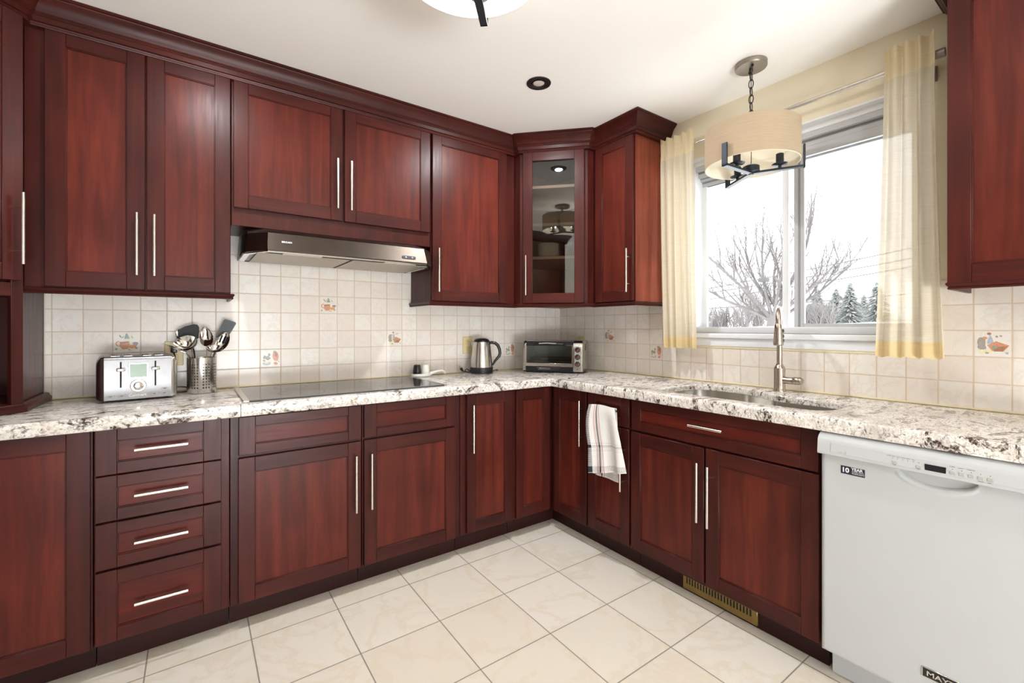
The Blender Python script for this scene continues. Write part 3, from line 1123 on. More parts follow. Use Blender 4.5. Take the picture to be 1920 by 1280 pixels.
rings = [[(x, y, .8875) for x, y in sink_outline(.0)], [(x, y, .8865) for x, y in o1], [(x, y, .72) for x, y in scaled(o1, .975)], [(x, y, .703) for x, y in scaled(o1, .94)], [(x, y, .70) for x, y in scaled(o1, .90)]]
mb.loft(rings, 0, False, True)
build('basin', mb, STEEL, sk)
mb = MB()
mb.loft([[(-.515, -1.655, .702), (-.175, -1.625, .702), (-.175, -1.685, .702), (-.515, -1.695, .702)], [(-.53, -1.665, .815), (-.17, -1.64, .815), (-.18, -1.67, .815), (-.53, -1.685, .815)]])
build('divider', mb, STEEL, sk)
for px, py in ((-.33, -1.47), (-.37, -1.87)):
    build('drain', MB().lathe([(.045, .7005), (.045, .703), (.036, .704), (.030, .7015), (.001, .7015)], 24, M=Matrix.Translation((px, py, 0))), CHROME, sk)

# cooktop
ck = root('cooktop', 'black glass cooktop with a slim steel rim set in the worktop', 'cooktop', (-1.77, -.335, .9152))
OFF[ck.name] = Vector((-1.77, -.335, .9152))
build('glass_top', MB().box(-2.215, -1.325, -.585, -.085, .9155, .9215, 0, .0015), COOKGLASS, ck)
for xa, xb in ((-2.238, -2.213), (-1.327, -1.310)):
    build('steel_trim', MB().box(xa, xb, -.588, -.082, .9153, .923, 0, .002), STEEL, ck)
for ya, yb in ((-.588, -.5845), (-.0855, -.082)):
    build('edge_trim', MB().box(-2.213, -1.327, ya, yb, .9153, .9222, 0, .0008), GREY_NYLON, ck)
for x, y, r in ((-2.0, -.22, .075), (-1.99, -.45, .10), (-1.55, -.22, .10), (-1.55, -.46, .075)):
    n = 40
    build('burner_ring', MB().loft([[(x + k * cos(2 * pi * j / n), y + k * sin(2 * pi * j / n), .92165) for j in range(n)] for k in (r, r - .0012)], 0, False, False), GREY_NYLON, ck, smooth=False)

# range hood
hd = root('range_hood', 'slim dark steel range hood under the short wall cabinet', 'hood', (-1.75, 0, 1.562))
OFF[hd.name] = Vector((-1.75, 0, 1.562))


def hood_ring(x0, x1, yc, yf, z, inset=0.0):
    return [(x0, -.012, z), (x0, yc, z), (x0 + .012 + inset, yc - .05, z), (x0 + .085, yf, z), (x1 - .085, yf, z), (x1 - .012 - inset, yc - .05, z), (x1, yc, z), (x1, -.012, z)]


mb = MB()
X0, X1 = -2.217, -1.283
mb.loft([hood_ring(X0, X1, -.31, -.462, 1.566), hood_ring(X0 - .001, X1 + .001, -.312, -.464, 1.571), hood_ring(X0, X1, -.31, -.452, 1.600), hood_ring(X0 + .004, X1 - .004, -.305, -.432, 1.652),
         hood_ring(X0 + .006, X1 - .006, -.30, -.424, 1.657), [(X0 + .008, -.012, 1.692), (X0 + .008, -.20, 1.692), (X0 + .012, -.25, 1.692), (X0 + .085, -.30, 1.692), (X1 - .085, -.30, 1.692), (X1 - .012, -.25, 1.692), (X1 - .008, -.20, 1.692), (X1 - .008, -.012, 1.692)]])
build('hood_body', mb, STEEL_DK, hd, angle=25)
mb = MB()
rin = lambda d, z: [(X0 + d, -.03, z), (X0 + d, -.31, z), (X0 + .085 + d * .4, -.462 + d, z), (X1 - .085 - d * .4, -.462 + d, z), (X1 - d, -.31, z), (X1 - d, -.03, z)]
mb.loft([rin(.003, 1.5655), rin(.004, 1.563), rin(.028, 1.563), rin(.030, 1.5655)], 0, False, False)
build('underside_rim', mb, STEEL, hd)
for xa, xb in ((X0 + .05, -1.757), (-1.743, X1 - .05)):
    build('filter_panel', MB().box(xa, xb, -.385, -.04, 1.5605, 1.5655, 0, .0015), MESH_FILTER, hd)
for xc in (-1.98, -1.50):
    build('lamp_lens', MB().box(xc - .085, xc + .085, -.428, -.392, 1.5615, 1.5655, 0, .0015), LENS, hd)
# control pill on the sloping front
ys = lambda z: -.452 + (z - 1.600) / .052 * .020
MT = Matrix.Translation((-1.467, ys(1.598) - .001, 1.594)) @ Matrix.Rotation(radians(-21), 4, 'X')
mb = MB()
pill = [(.030 + .009 * cos(a), .009 * sin(a)) for a in [pi * (k / 10 - .5) for k in range(11)]] + [(-.030 + .009 * cos(a), .009 * sin(a)) for a in [pi * (k / 10 + .5) for k in range(11)]]
mb.loft([[(x, .004, z) for x, z in pill], [(x, -.003, z) for x, z in pill]], M=MT)
cp = build('control_panel', mb, BLACK_MATTE, hd)
for x in (-.018, .018):
    build('button', MB().lathe([(.005, 0), (.004, .002)], 12, M=MT @ Matrix.Translation((x, -.003, 0)) @ Matrix.Rotation(pi / 2, 4, 'X')), GREY_PL, cp)
tb = lettering('BROAN', .0125, .0003, on_front(-2.075, ys(1.608) - .0022, 1.608) @ Matrix.Rotation(radians(-21), 4, 'X'), .0003)
build('lettering', tb, INK_WHITE, hd, smooth=False)


# ---------------------------------------------------------------- faucet
fc = root('kitchen_faucet', 'tall brushed nickel pull-down faucet behind the sink', 'faucet', (-.088, -1.697, .915))
OFF[fc.name] = Vector((0, 0, 0))
FM = Matrix.Translation((0, 0, 0))
build('faucet_body', MB().lathe([(.0285, .0), (.0285, .004), (.0255, .010), (.0245, .03), (.0245, .108), (.0235, .114), (.018, .124), (.0155, .128), (.0155, .132)], 32), FAUCET, fc)
sd = Vector((-.93, -.37, 0)).normalized()     # spout swings over the bowls
pts = [Vector((0, 0, .128)), Vector((0, 0, .20)), Vector((0, 0, .27)), Vector((0, 0, .335))]
for k in range(1, 15):
    a = pi * k / 14
    pts.append(sd * (.062 - .062 * cos(a)) + Vector((0, 0, .335 + .062 * sin(a))))
pts.append(sd * .124 + Vector((0, 0, .320)))
build('spout', MB().tube(pts, .0125, 18), FAUCET, fc)
sp = MB()
c = sd * .124
sp.lathe([(.0135, .325), (.0165, .320), (.0175, .300), (.0205, .245), (.0212, .232), (.0195, .226), (.012, .224)], 24, M=Matrix.Translation(c))
hdp = build('spray_head', sp, FAUCET, fc)
side = Vector((-sd.y, sd.x, 0))
mb = MB()
for z in (.292, .268, .248):
    q = c - Vector((.30, -.95, 0)).normalized() * -.0165 + Vector((0, 0, z))
    mb.box(q.x - .006, q.x + .006, q.y - .005, q.y + .005, q.z - .008, q.z + .008, 0, .002)
build('spray_button', mb, BLACK, hdp)
mb = MB()
mb.tube([(0, -.018, .055), (0, -.058, .055)], .0165, 20)
mb.tube([(0, -.0585, .055), (0, -.0615, .055)], .0150, 20)
build('valve_collar', mb, FAUCET, fc)
mb = MB()
mb.tube([(0, -.062, .056), (0, -.066, .056), (-.002, -.094, .058), (-.003, -.100, .058)], .017, 20, radii=[.0165, .0185, .0175, .013])
build('lever', mb, FAUCET, fc)


# ---------------------------------------------------------------- toaster
to = root('toaster', 'four-slot stainless toaster with a green display, left of the utensil holder', 'toaster', (-2.705, -.287, .9155), radians(7.6))
OFF[to.name] = Vector((0, 0, .9155))


def toaster_prof(x, d=0.0, back=.165):
    y0, y1, z0, z1 = d, back - d, .925 + d * .3, 1.103 - d
    P = [(y1, z0), (y0, z0)]
    for k in range(6):
        a = pi + (pi / 2) * -k / 5
        P.append((y0 + .016 + .016 * cos(a), z1 - .016 + .016 * sin(a)))
    for k in range(6):
        a = pi / 2 - (pi / 2) * k / 5
        P.append((y1 - .022 + .022 * cos(a), z1 - .022 + .022 * sin(a)))
    return [(x, y, z) for y, z in P]


build('steel_shell', MB().loft([toaster_prof(.008), toaster_prof(.226)]), TOASTER_STEEL, to)
mb = MB()
mb.loft([toaster_prof(.008, -.0005), toaster_prof(-.003, .003, .172), toaster_prof(-.012, .016, .176), toaster_prof(-.016, .032, .176)])
build('end_cap', mb, BURGUNDY, to)
mb = MB()
mb.loft([toaster_prof(.226, -.0005), toaster_prof(.237, .003, .172), toaster_prof(.246, .016, .176), toaster_prof(.250, .032, .176)])
build('end_cap', mb, STEEL, to)
for x in (.043, .083, .145, .185):
    mb = MB().box(x - .011, x + .011, .022, .145, 1.1025, 1.1036)
    mb.box(x - .015, x + .015, .018, .022, 1.1025, 1.1055, 1, .001)
    mb.box(x - .015, x + .015, .145, .149, 1.1025, 1.1055, 1, .001)
    build('bread_slot', mb, [VOID, STEEL], to)
for x, zl in ((.0595, 1.049), (.1715, 1.049)):
    build('lever_track', MB().box(x - .0028, x + .0028, -.0006, .004, .975, 1.081), VOID, to)
    build('lever', MB().box(x - .014, x + .014, -.022, -.0006, zl - .006, zl + .006, 0, .003), CHROME, to)
lc = build('display_frame', MB().box(.083, .149, -.0022, .003, 1.009, 1.075, 0, .001), CHROME, to)
build('display', MB().box(.088, .144, -.0030, .003, 1.0145, 1.070), LCD, lc)
KM = Matrix.Translation((.115, 0, .979)) @ Matrix.Rotation(pi / 2, 4, 'X')
build('dial_ring', MB().lathe([(.0265, -.002), (.0265, .003), (.024, .005), (.0185, .005), (.017, .003)], 36, M=KM), STEEL, to)
build('dial_knob', MB().lathe([(.0165, .002), (.0165, .012), (.0145, .0155), (.008, .017)], 30, M=KM), CHROME, to)
for x, z in ((.028, .941), (.062, .9415), (.168, .941), (.203, .941), (.203, .9605)):
    mb = MB()
    pb = [(x + (.0065 if abs(a) < pi / 2 + .01 else -.0065) + .0048 * cos(a), z + .0048 * sin(a)) for a in [-pi / 2 + 2 * pi * k / 16 for k in range(16)]]
    mb.loft([[(px, .002, pz) for px, pz in pb], [(px, -.0022, pz) for px, pz in pb]])
    mb.box(x - .005, x + .005, -.0026, -.002, z - .0015, z + .0005, 1)
    build('button', mb, [GREY_PL, INK], to)
build('lettering', lettering('Cuisinart', .0155, .0004, on_front(.0845, -.0006, .9355), .0004), WHITE_PL, to, smooth=False)
for x in (.012, .222):
    for y in (.02, .14):
        build('foot', MB().lathe([(.009, .9155), (.010, .926)], 14, M=Matrix.Translation((x, y, 0))), GREY_NYLON, to)
build('mains_lead', MB().tube([(.235, .17, .95), (.262, .165, .945), (.282, .160, .944), (.300, .162, .940), (.310, .165, .928), (.300, .160, .921), (.27, .15, .9195), (.245, .152, .9195), (.236, .168, .9195)], .0032, 8), BLACK, to)

# ---------------------------------------------------------------- utensil holder and what stands in it
HX, HY = -2.370, -.128
uh = build('utensil_holder', (lambda m: m)(MB().lathe([(.056, .001), (.058, .004), (.058, .165), (.0588, .166), (.0572, .166), (.0566, .164), (.0566, .006)], 64, M=Matrix.Translation((HX, HY, .9155)), cap0=True, cap1=True)), PERF, world=True, loc=(HX, HY, .9155))
put(uh, 'perforated steel cylinder holding kitchen utensils, right of the toaster', 'utensil holder')


def bowl_head(mb, c, nrm, up, rx, ry, depth, mi=0, n=20, m=6, rim=.0012, egg=0.0):
    """shallow spoon or ladle bowl opening towards nrm"""
    nrm = Vector(nrm).normalized()
    up = Vector(up)
    up = (up - nrm * up.dot(nrm)).normalized()
    sd_ = up.cross(nrm)
    c = Vector(c)
    ring = lambda k, off: [c + sd_ * (rx * k * cos(2 * pi * j / n) * (1 + egg * sin(2 * pi * j / n))) + up * (ry * k * sin(2 * pi * j / n)) - nrm * (depth * (1 - k * k) - off) for j in range(n)]
    ks = [1 - i / m for i in range(m)] + [.02]
    mb.loft([ring(k, 0) for k in reversed(ks)] + [ring(1.03, .0004)] + [ring(k, -rim * 1.6) for k in ks], mi, True, True)
    return mb


def bar(mb, pts, w, th, mi=0):
    return mb.tube(pts, w, 10, mi, flat=th / w)


def inside(dx, dy, z=.922):
    return (HX + dx, HY + dy, z)


toC = Vector((CAM_X, CAM_Y, CAM_Z)) - Vector((HX, HY, 1.15))


def utensil(name, label, fn_head, fn_handle, mat, mat2=None):
    h = MB()
    fn_handle(h)
    k = MB()
    fn_head(k)
    zc = inside(0, 0)
    r = root(name, label, 'utensil', zc, 0, 'utensils in the holder')
    build('handle', h, mat2 or mat, r, world=True)
    build('head', k, mat, r, world=True)
    return r


utensil('ladle', 'large steel ladle leaning left over the rim of the utensil holder',
        lambda m: bowl_head(m, (-2.431, -.168, 1.150), (-.22, -.80, .56), (-.1, .4, .6), .045, .040, .034),
        lambda m: bar(m, [(-2.412, -.140, 1.135), (-2.405, -.135, 1.10), inside(-.028, .0, 1.03), inside(.01, .018)], .006, .003), CHROME)
utensil('serving_spoon', 'steel serving spoon standing upright in the middle of the utensil holder',
        lambda m: bowl_head(m, (-2.353, -.118, 1.178), (0, -1, .25), (-.12, 0, 1), .0275, .046, .012, egg=-.12),
        lambda m: bar(m, [(-2.349, -.118, 1.135), (-2.350, -.120, 1.09), inside(.016, .006, 1.02), inside(.012, .01)], .006, .0022), CHROME)


def slotted(m):
    # bowl with three open slots: built from strips
    c = Vector((-2.286, -.125, 1.156))
    up = Vector((.36, 0, .93)).normalized()
    nr = Vector((-.15, -1, .2)).normalized()
    sd_ = up.cross(nr).normalized()
    bowl_head(m, c, nr, up, .0265, .046, .010, egg=-.1)


ss = utensil('slotted_spoon', 'steel slotted spoon leaning right in the utensil holder', slotted,
             lambda m: bar(m, [(-2.309, -.125, 1.112), (-2.322, -.125, 1.08), inside(.03, 0, 1.02), inside(-.02, .0)], .006, .0022), CHROME)
mb = MB()
for k in (-1, 0, 1):
    c0 = Vector((-2.282 + k * .0095, -.1195, 1.164 - k * .003))
    d = Vector((.36, -.002, .93)) * .017
    mb.tube([c0 - d + Vector((0, -.0015, 0)), c0 + d + Vector((0, -.0015, 0))], .0021, 8)
build('slot', mb, VOID, ss, world=True)
utensil('small_ladle', 'small steel sauce ladle at the front of the utensil holder',
        lambda m: bowl_head(m, (-2.320, -.168, 1.124), (.08, -.72, .70), (0, .7, .7), .034, .024, .018),
        lambda m: bar(m, [(-2.330, -.150, 1.112), (-2.335, -.145, 1.09), inside(.02, -.012, 1.02), inside(-.005, .0)], .005, .002), CHROME)


def plate_head(m, pts, th):
    """flat blade: polygon of 3D points, thickness along view-ish y"""
    m.loft([[(x, y - th / 2, z) for x, y, z in pts], [(x, y + th / 2, z) for x, y, z in pts]])


utensil('spatula', 'black nylon spoon spatula behind the big ladle in the utensil holder',
        lambda m: plate_head(m, [(-2.458, -.085, 1.160), (-2.462, -.085, 1.195), (-2.455, -.083, 1.215), (-2.435, -.081, 1.228), (-2.400, -.080, 1.239), (-2.386, -.080, 1.236), (-2.380, -.080, 1.225), (-2.381, -.085, 1.175), (-2.392, -.088, 1.160), (-2.42, -.088, 1.150)], .004),
        lambda m: bar(m, [(-2.415, -.086, 1.165), (-2.40, -.10, 1.11), inside(-.022, .02, 1.02), inside(.01, .02)], .006, .004), BLACK_MATTE)
utensil('turner', 'dark grey nylon turner tilting right, highest of the utensils in the holder',
        lambda m: plate_head(m, [(-2.314, -.082, 1.176), (-2.281, -.080, 1.258), (-2.277, -.080, 1.263), (-2.270, -.080, 1.264), (-2.232, -.080, 1.250), (-2.228, -.080, 1.246), (-2.228, -.080, 1.240), (-2.262, -.082, 1.176), (-2.288, -.084, 1.160)], .003),
        lambda m: bar(m, [(-2.290, -.084, 1.175), (-2.302, -.090, 1.14), (-2.320, -.095, 1.09), inside(.028, .028, 1.02), inside(-.02, .02)], .006, .004), GREY_NYLON)
utensil('soup_spoon', 'steel spoon half hidden behind the black spatula in the utensil holder',
        lambda m: bowl_head(m, (-2.456, -.078, 1.190), (-.5, -.8, .1), (-.3, 0, 1), .016, .024, .007),
        lambda m: bar(m, [(-2.450, -.078, 1.168), (-2.43, -.085, 1.11), inside(-.035, .02, 1.03), inside(.0, .01)], .005, .002), STEEL)
utensil('pie_server', 'flat steel server blade pointing left from the utensil holder towards the wall outlet',
        lambda m: m.loft([[(-2.516, -.162, 1.150), (-2.470, -.178, 1.126), (-2.430, -.175, 1.106), (-2.430, -.150, 1.110), (-2.470, -.150, 1.134)], [(-2.516, -.162, 1.1515), (-2.470, -.178, 1.1275), (-2.430, -.175, 1.1075), (-2.430, -.150, 1.1115), (-2.470, -.150, 1.1355)]]),
        lambda m: bar(m, [(-2.440, -.163, 1.112), (-2.42, -.155, 1.095), inside(-.03, -.01, 1.04), inside(.02, -.01)], .005, .002), STEEL)


# ---------------------------------------------------------------- wall outlets
def outlet(label, M, plug=False):
    r = bpy.data.objects.new('electrical_outlet', None)
    C.objects.link(r)
    r.empty_display_size = .05
    r.matrix_world = M
    put(r, label, 'outlet', 'ivory wall outlets')
    RM[r.name] = Matrix.Identity(4)
    OFF[r.name] = Vector((0, 0, 0))
    build('cover_plate', MB().box(-.037, .037, -.0065, 0, -.0585, .0585, 0, .0025), IVORY, r)
    for z in (.02, -.02):
        mb = MB().box(-.0165, .0165, -.0085, -.006, z - .0145, z + .0145, 0, .003)
        s = build('socket', mb, IVORY, r)
        mb = MB()
        for x in (-.006, .006): mb.box(x - .0011, x + .0011, -.0088, -.008, z - .001, z + .007)
        mb.lathe([(.0024, 0), (.0024, .0008)], 10, M=Matrix.Translation((0, -.0082, z - .008)) @ Matrix.Rotation(pi / 2, 4, 'X'))
        build('socket_slot', mb, INK, s)
    for z in (.047, -.047, 0):
        build('screw', MB().lathe([(.003, 0), (.0025, .0008)], 10, M=Matrix.Translation((0, -.0063, z)) @ Matrix.Rotation(pi / 2, 4, 'X')), IVORY, r)
    if plug:
        mb = MB().box(-.012, .012, -.032, -.0088, .004, .032, 0, .004)
        mb.tube([(0, -.03, .006), (.003, -.034, -.01), (.006, -.03, -.05), (.0, -.024, -.12), (-.02, -.02, -.19), (-.03, -.02, -.224)], .003, 8)
        build('plug', mb, BLACK, r)
    return r


outlet('ivory wall outlet with a black plug behind the utensil holder', Matrix.Translation((-2.478, -.0085, 1.098)), True)
outlet('ivory duplex wall outlet on the tiles beside the steel kettle', Matrix.Translation((-.858, -.0085, 1.100)))
outlet('ivory wall outlet half hidden behind the toaster oven', Matrix.Translation((-.0085, -.262, 1.098)) @ Matrix.Rotation(R90, 4, 'Z'))

# ---------------------------------------------------------------- kettle
kt = root('electric_kettle', 'stainless electric kettle with a black handle and black lid', 'kettle', (-.818, -.133, .9155), math.atan2(-.519, .855))
OFF[kt.name] = Vector((0, 0, 0))
build('power_base', MB().lathe([(.074, 0), (.0765, .003), (.0765, .012), (.073, .016)], 40), BLACK, kt)
build('base_band', MB().lathe([(.0755, .0165), (.0755, .040), (.0745, .042)], 40), BLACK, kt)
build('kettle_body', MB().lathe([(.0745, .042), (.0743, .046), (.070, .10), (.063, .16), (.0565, .207), (.0555, .210), (.052, .211)], 48), STEEL, kt)
mb = MB().lathe([(.0535, .2105), (.0535, .216), (.050, .224), (.040, .231), (.022, .235), (.004, .236)], 40)
build('lid', mb, BLACK, kt)
mb = MB()
mb.loft([[(-.052, -.020, .207), (-.052, .020, .207), (-.060, .0, .168)], [(-.066, -.009, .2085), (-.066, .009, .2085), (-.066, .0, .187)], [(-.077, -.004, .209), (-.077, .004, .209), (-.076, .0, .203)]])
build('spout', mb, STEEL, kt)
hp = [(.050, 0, .204), (.072, 0, .206), (.092, 0, .202), (.110, 0, .186), (.121, 0, .160), (.124, 0, .135), (.119, 0, .115), (.104, 0, .096), (.090, 0, .080), (.080, 0, .062), (.075, 0, .052)]
build('handle', MB().tube(hp, .0115, 14, radii=[.010, .0125, .013, .013, .0125, .012, .012, .0115, .010, .008, .006], flat=.85), BLACK, kt)
mb = MB().tube([(-.070, .01, .008), (-.085, .012, .018), (-.100, .012, .026), (-.112, .014, .020), (-.105, .016, .008), (-.085, .016, .006), (-.10, .02, .007), (-.128, .022, .012), (-.138, .02, .02)], .0035, 8)
mb.tube([(-.128, .02, .013), (-.136, .018, .026), (-.140, .017, .034)], .008, 10, radii=[.006, .010, .0085])
for q in (-.004, .004):
    mb.box(-.146 + q, -.1445 + q, .012, .018, .034, .050)
build('cord', mb, BLACK, kt)
build('cord', MB().tube([(.068, .01, .010), (.09, .012, .018), (.105, .013, .022), (.112, .012, .018), (.098, .01, .014)], .0035, 8), BLACK, kt)

# ---------------------------------------------------------------- toaster oven, turned into the corner
tv = root('toaster_oven', 'stainless countertop toaster oven with three knobs, standing in the corner', 'toaster oven', (-.552, -.236, .9155), math.atan2(-.8, .6))
OFF[tv.name] = Vector((0, 0, .9155))
W, Dp, Zt = .415, .265, 1.134


def oven_prof(x, ins=0.0):
    P = [(Dp, .928), (.006, .928)]
    for y, z in ((.004, .94), (.010, 1.06), (.018, 1.112), (.028, 1.127), (.045, 1.134), (.12, 1.137), (Dp - .02, 1.133), (Dp, 1.118)):
        P.append((y, z))
    return [(x, y + ins * .5, z - ins * (.6 if z > 1 else 0)) for y, z in P]


mb = MB()
mb.loft([oven_prof(0, .012), oven_prof(.004, .003), oven_prof(.016, 0), oven_prof(.022, 0)])
mb.loft([oven_prof(.352, 0), oven_prof(.398, 0), oven_prof(.411, .003), oven_prof(W, .012)])
# shell between the cheeks: top, back and the bottom, leaving the cavity open to the front
mb.box(.022, .352, .030, Dp, 1.118, 1.134, 0, .002)
mb.box(.022, .352, Dp - .02, Dp, .928, 1.12)
mb.box(.022, .352, .020, Dp, .928, .958)
build('oven_shell', mb, STEEL, tv)
mb = MB()
mb.box(.022, .026, .030, Dp - .02, .958, 1.118)
mb.box(.348, .352, .030, Dp - .02, .958, 1.118)
mb.box(.026, .348, Dp - .026, Dp - .0201, .958, 1.118)
mb.box(.026, .348, .030, Dp - .026, .958, .960)
build('oven_cavity', mb, plain('grey_oven_lining', '#b9b7b0', .4, .25), tv)
build('base_skirt', MB().box(.004, W - .004, .008, Dp - .004, .920, .932, 0, .003), BLACK, tv)
build('door_top_trim', MB().loft([[(.024, .016, 1.098), (.350, .016, 1.098), (.350, .045, 1.128), (.024, .045, 1.128)], [(.024, .004, 1.098), (.350, .004, 1.098), (.350, .020, 1.128), (.024, .020, 1.128)]]), BLACK, tv)
dr = build('door', (lambda m: m.box(.024, .350, -.004, .008, .958, .982, 0, .002) and m.box(.024, .030, -.002, .010, .982, 1.10) and m.box(.344, .350, -.002, .010, .982, 1.10))(MB()), STEEL, tv)
build('glass_pane', MB().box(.030, .344, .000, .003, .980, 1.100), GLASS_OVEN, dr)
hpz = [(.085, .002, 1.112), (.090, -.018, 1.112), (.115, -.030, 1.114), (.187, -.034, 1.117), (.260, -.030, 1.114), (.284, -.018, 1.112), (.290, .002, 1.112)]
build('door_handle', MB().tube(hpz, .0085, 12), BLACK, dr)
build('door_handle_inlay', MB().tube([(.128, -.0405, 1.1155), (.187, -.0440, 1.1185), (.246, -.0405, 1.1155)], .0035, 8), CHROME, dr)
mb = MB().box(.024, .350, -.001, .02, .932, .958, 0, .002)
build('lower_panel', mb, BLACK, tv)
mb = MB().loft([[(.110, -.001, .937), (.262, -.001, .937), (.272, -.001, .952), (.100, -.001, .952)], [(.114, -.008, .938), (.258, -.008, .938), (.266, -.008, .951), (.106, -.008, .951)]])
ctray = build('crumb_tray', mb, BLACK, tv)
mb = MB()
mb.box(.106, .266, -.0092, -.007, .9505, .952)
mb.box(.113, .259, -.0092, -.007, .937, .9385)
mb.box(.122, .200, -.0092, -.007, .9435, .9465)
build('tray_trim', mb, CHROME, ctray)
# rack and baking tray inside
mb = MB()
for x in [.035 + k * .0155 for k in range(20)]:
    mb.tube([(x, .03, 1.000), (x, Dp - .03, 1.000)], .0014, 6)
mb.tube([(.028, .03, 1.000), (.346, .03, 1.000)], .002, 6)
mb.tube([(.028, Dp - .03, 1.000), (.346, Dp - .03, 1.000)], .002, 6)
build('wire_rack', mb, CHROME, tv)
build('baking_tray', MB().box(.04, .33, .05, Dp - .05, 1.0015, 1.012, 0, .003), plain('dark_baking_tray', '#5a4637', .5, .3), tv)
mb = MB()
mb.tube([(.03, .10, .972), (.344, .10, .972)], .004, 8)
mb.tube([(.03, .12, 1.100), (.344, .12, 1.100)], .004, 8)
build('heating_element', mb, GREY_NYLON, tv)
# control panel with three knobs
yp = lambda z: .004 + max(0, (z - .94)) * .05
mb = MB()
a = [(.381 + .020 * cos(q), 1.078 + .020 * sin(q)) for q in [pi * k / 12 for k in range(13)]] + [(.381 + .020 * cos(q), .970 + .020 * sin(q)) for q in [pi + pi * k / 12 for k in range(13)]]
mb.loft([[(x, yp(z) + .002, z) for x, z in a], [(x, yp(z) - .0012, z) for x, z in a]])
cpn = build('control_panel', mb, GREY_PL, tv)
b = [(.381 + (x - .381) * 1.07, 1.024 + (z - 1.024) * 1.02) for x, z in a]
build('panel_outline', MB().loft([[(x, yp(z) + .002, z) for x, z in b], [(x, yp(z) - .0004, z) for x, z in b]]), INK, cpn)
for z in (1.073, 1.025, .977):
    KM = Matrix.Translation((.381, yp(z) - .001, z)) @ Matrix.Rotation(pi / 2, 4, 'X')
    mb = MB().lathe([(.0185, 0), (.0185, .004), (.0165, .005)], 24, 0, M=KM)
    mb.lathe([(.0145, .004), (.013, .017), (.012, .018)], 20, 1, M=KM)
    mb.box(-.004, .004, -.014, .014, .017, .021, 1, .001, M=KM @ Matrix.Rotation(radians(-35), 4, 'Z'))
    build('knob', mb, [BLACK, CHROME], tv)
build('indicator_lamp', MB().lathe([(.003, 0), (.002, .002)], 10, M=Matrix.Translation((.381, .002, .944)) @ Matrix.Rotation(pi / 2, 4, 'X')), plain('red_indicator', '#8c2b25', .3), tv)
mb = MB()
for i in range(4):
    for j in range(3):
        mb.box(W - .001, W + .0012, .10 + j * .016, .111 + j * .016, 1.068 + i * .011, 1.073 + i * .011)
build('side_vent', mb, VOID, tv)
for x in (.03, W - .03):
    for y in (.03, Dp - .03):
        build('foot', MB().lathe([(.010, .9155), (.012, .922)], 12, M=Matrix.Translation((x, y, 0))), BLACK, tv)

# ---------------------------------------------------------------- spoon rest and shakers
sr = root('spoon_rest', 'white spoon rest with a long handle behind the cooktop', 'spoon rest', (-1.228, -.078, .9155))
OFF[sr.name] = Vector((0, 0, 0))
mb = MB()
dish = lambda k, z: [(.064 * k * cos(2 * pi * j / 28) * (1 + .06 * cos(4 * pi * j / 28)), .040 * k * sin(2 * pi * j / 28), z) for j in range(28)]
mb.loft([dish(.90, .0005), dish(.98, .006), dish(1.0, .017), dish(.95, .0175), dish(.90, .008), dish(.5, .006)])
build('dish', mb, WHITE_PL, sr)
mb = MB().tube([(.056, 0, .012), (.085, .002, .019), (.118, .004, .026), (.146, .006, .026), (.160, .006, .018), (.165, .006, .006)], .013, 12, radii=[.016, .013, .012, .012, .012, .011], flat=.7)
build('handle', mb, WHITE_PL, sr)
sh = lambda rb, rt: [(rb * .96, 0), (rb, .003), (rb * .97, .03), (rt, .060), (rt * .92, .066), (rt * .5, .068)]
o = build('salt_shaker', MB().lathe(sh(.026, .021), 28), plain('glossy_black_ceramic', '#151517', .15), loc=(-1.258, -.078, .9222))
put(o, 'black shaker standing on the white spoon rest', 'shaker', 'shakers on the spoon rest')
o = build('pepper_shaker', MB().lathe(sh(.027, .0225), 28), WHITE_PL, loc=(-1.203, -.078, .9222))
put(o, 'white shaker standing on the white spoon rest', 'shaker', 'shakers on the spoon rest')

# ---------------------------------------------------------------- dishes behind the cabinet glass
for k in range(6):
    o = build('soup_bowl', MB().lathe([(.035, 0), (.062, .008), (.076, .020), (.0745, .0205), (.060, .011), (.03, .004)], 32), CERAMIC, loc=(-.475, -.420, 1.687 + k * .0135))
    where = ['bottom bowl', 'second bowl from the bottom', 'third bowl from the bottom', 'third bowl from the top', 'second bowl from the top', 'top bowl'][k]
    put(o, where + ' of the cream stack behind the cabinet glass', 'bowl', 'stacked cream bowls in the glass cabinet')
for k in range(5):
    o = build('dinner_plate', MB().lathe([(.05, 0), (.085, .004), (.112, .012), (.1105, .0125), (.083, .0065), (.04, .003)], 36), CERAMIC, loc=(-.345, -.395, 1.3925 + k * .0062))
    where = ['bottom plate', 'second plate from the bottom', 'middle plate', 'second plate from the top', 'top plate'][k]
    put(o, where + ' of the pile low behind the cabinet glass', 'plate', 'plates at the bottom of the glass cabinet')
o = build('serving_dish', MB().lathe([(.04, 0), (.06, .006), (.068, .036), (.066, .0365), (.056, .010), (.03, .006)], 32), CERAMIC_BLUE, loc=(-.520, -.400, 1.3925))
put(o, 'pale blue dish at the foot of the glass cabinet beside the plates', 'dish')
for x, y, lab in ((-.345, -.470, 'tall clear glass on the shelf right of the bowls'), (-.285, -.395, 'clear glass behind the other on the bowl shelf')):
    o = build('drinking_glass', MB().lathe([(.025, 0), (.028, .002), (.033, .105), (.0315, .105), (.0265, .006), (.01, .005)], 24), GLASS_CUP, loc=(x, y, 1.687))
    put(o, lab, 'glass', 'glasses in the glass cabinet')


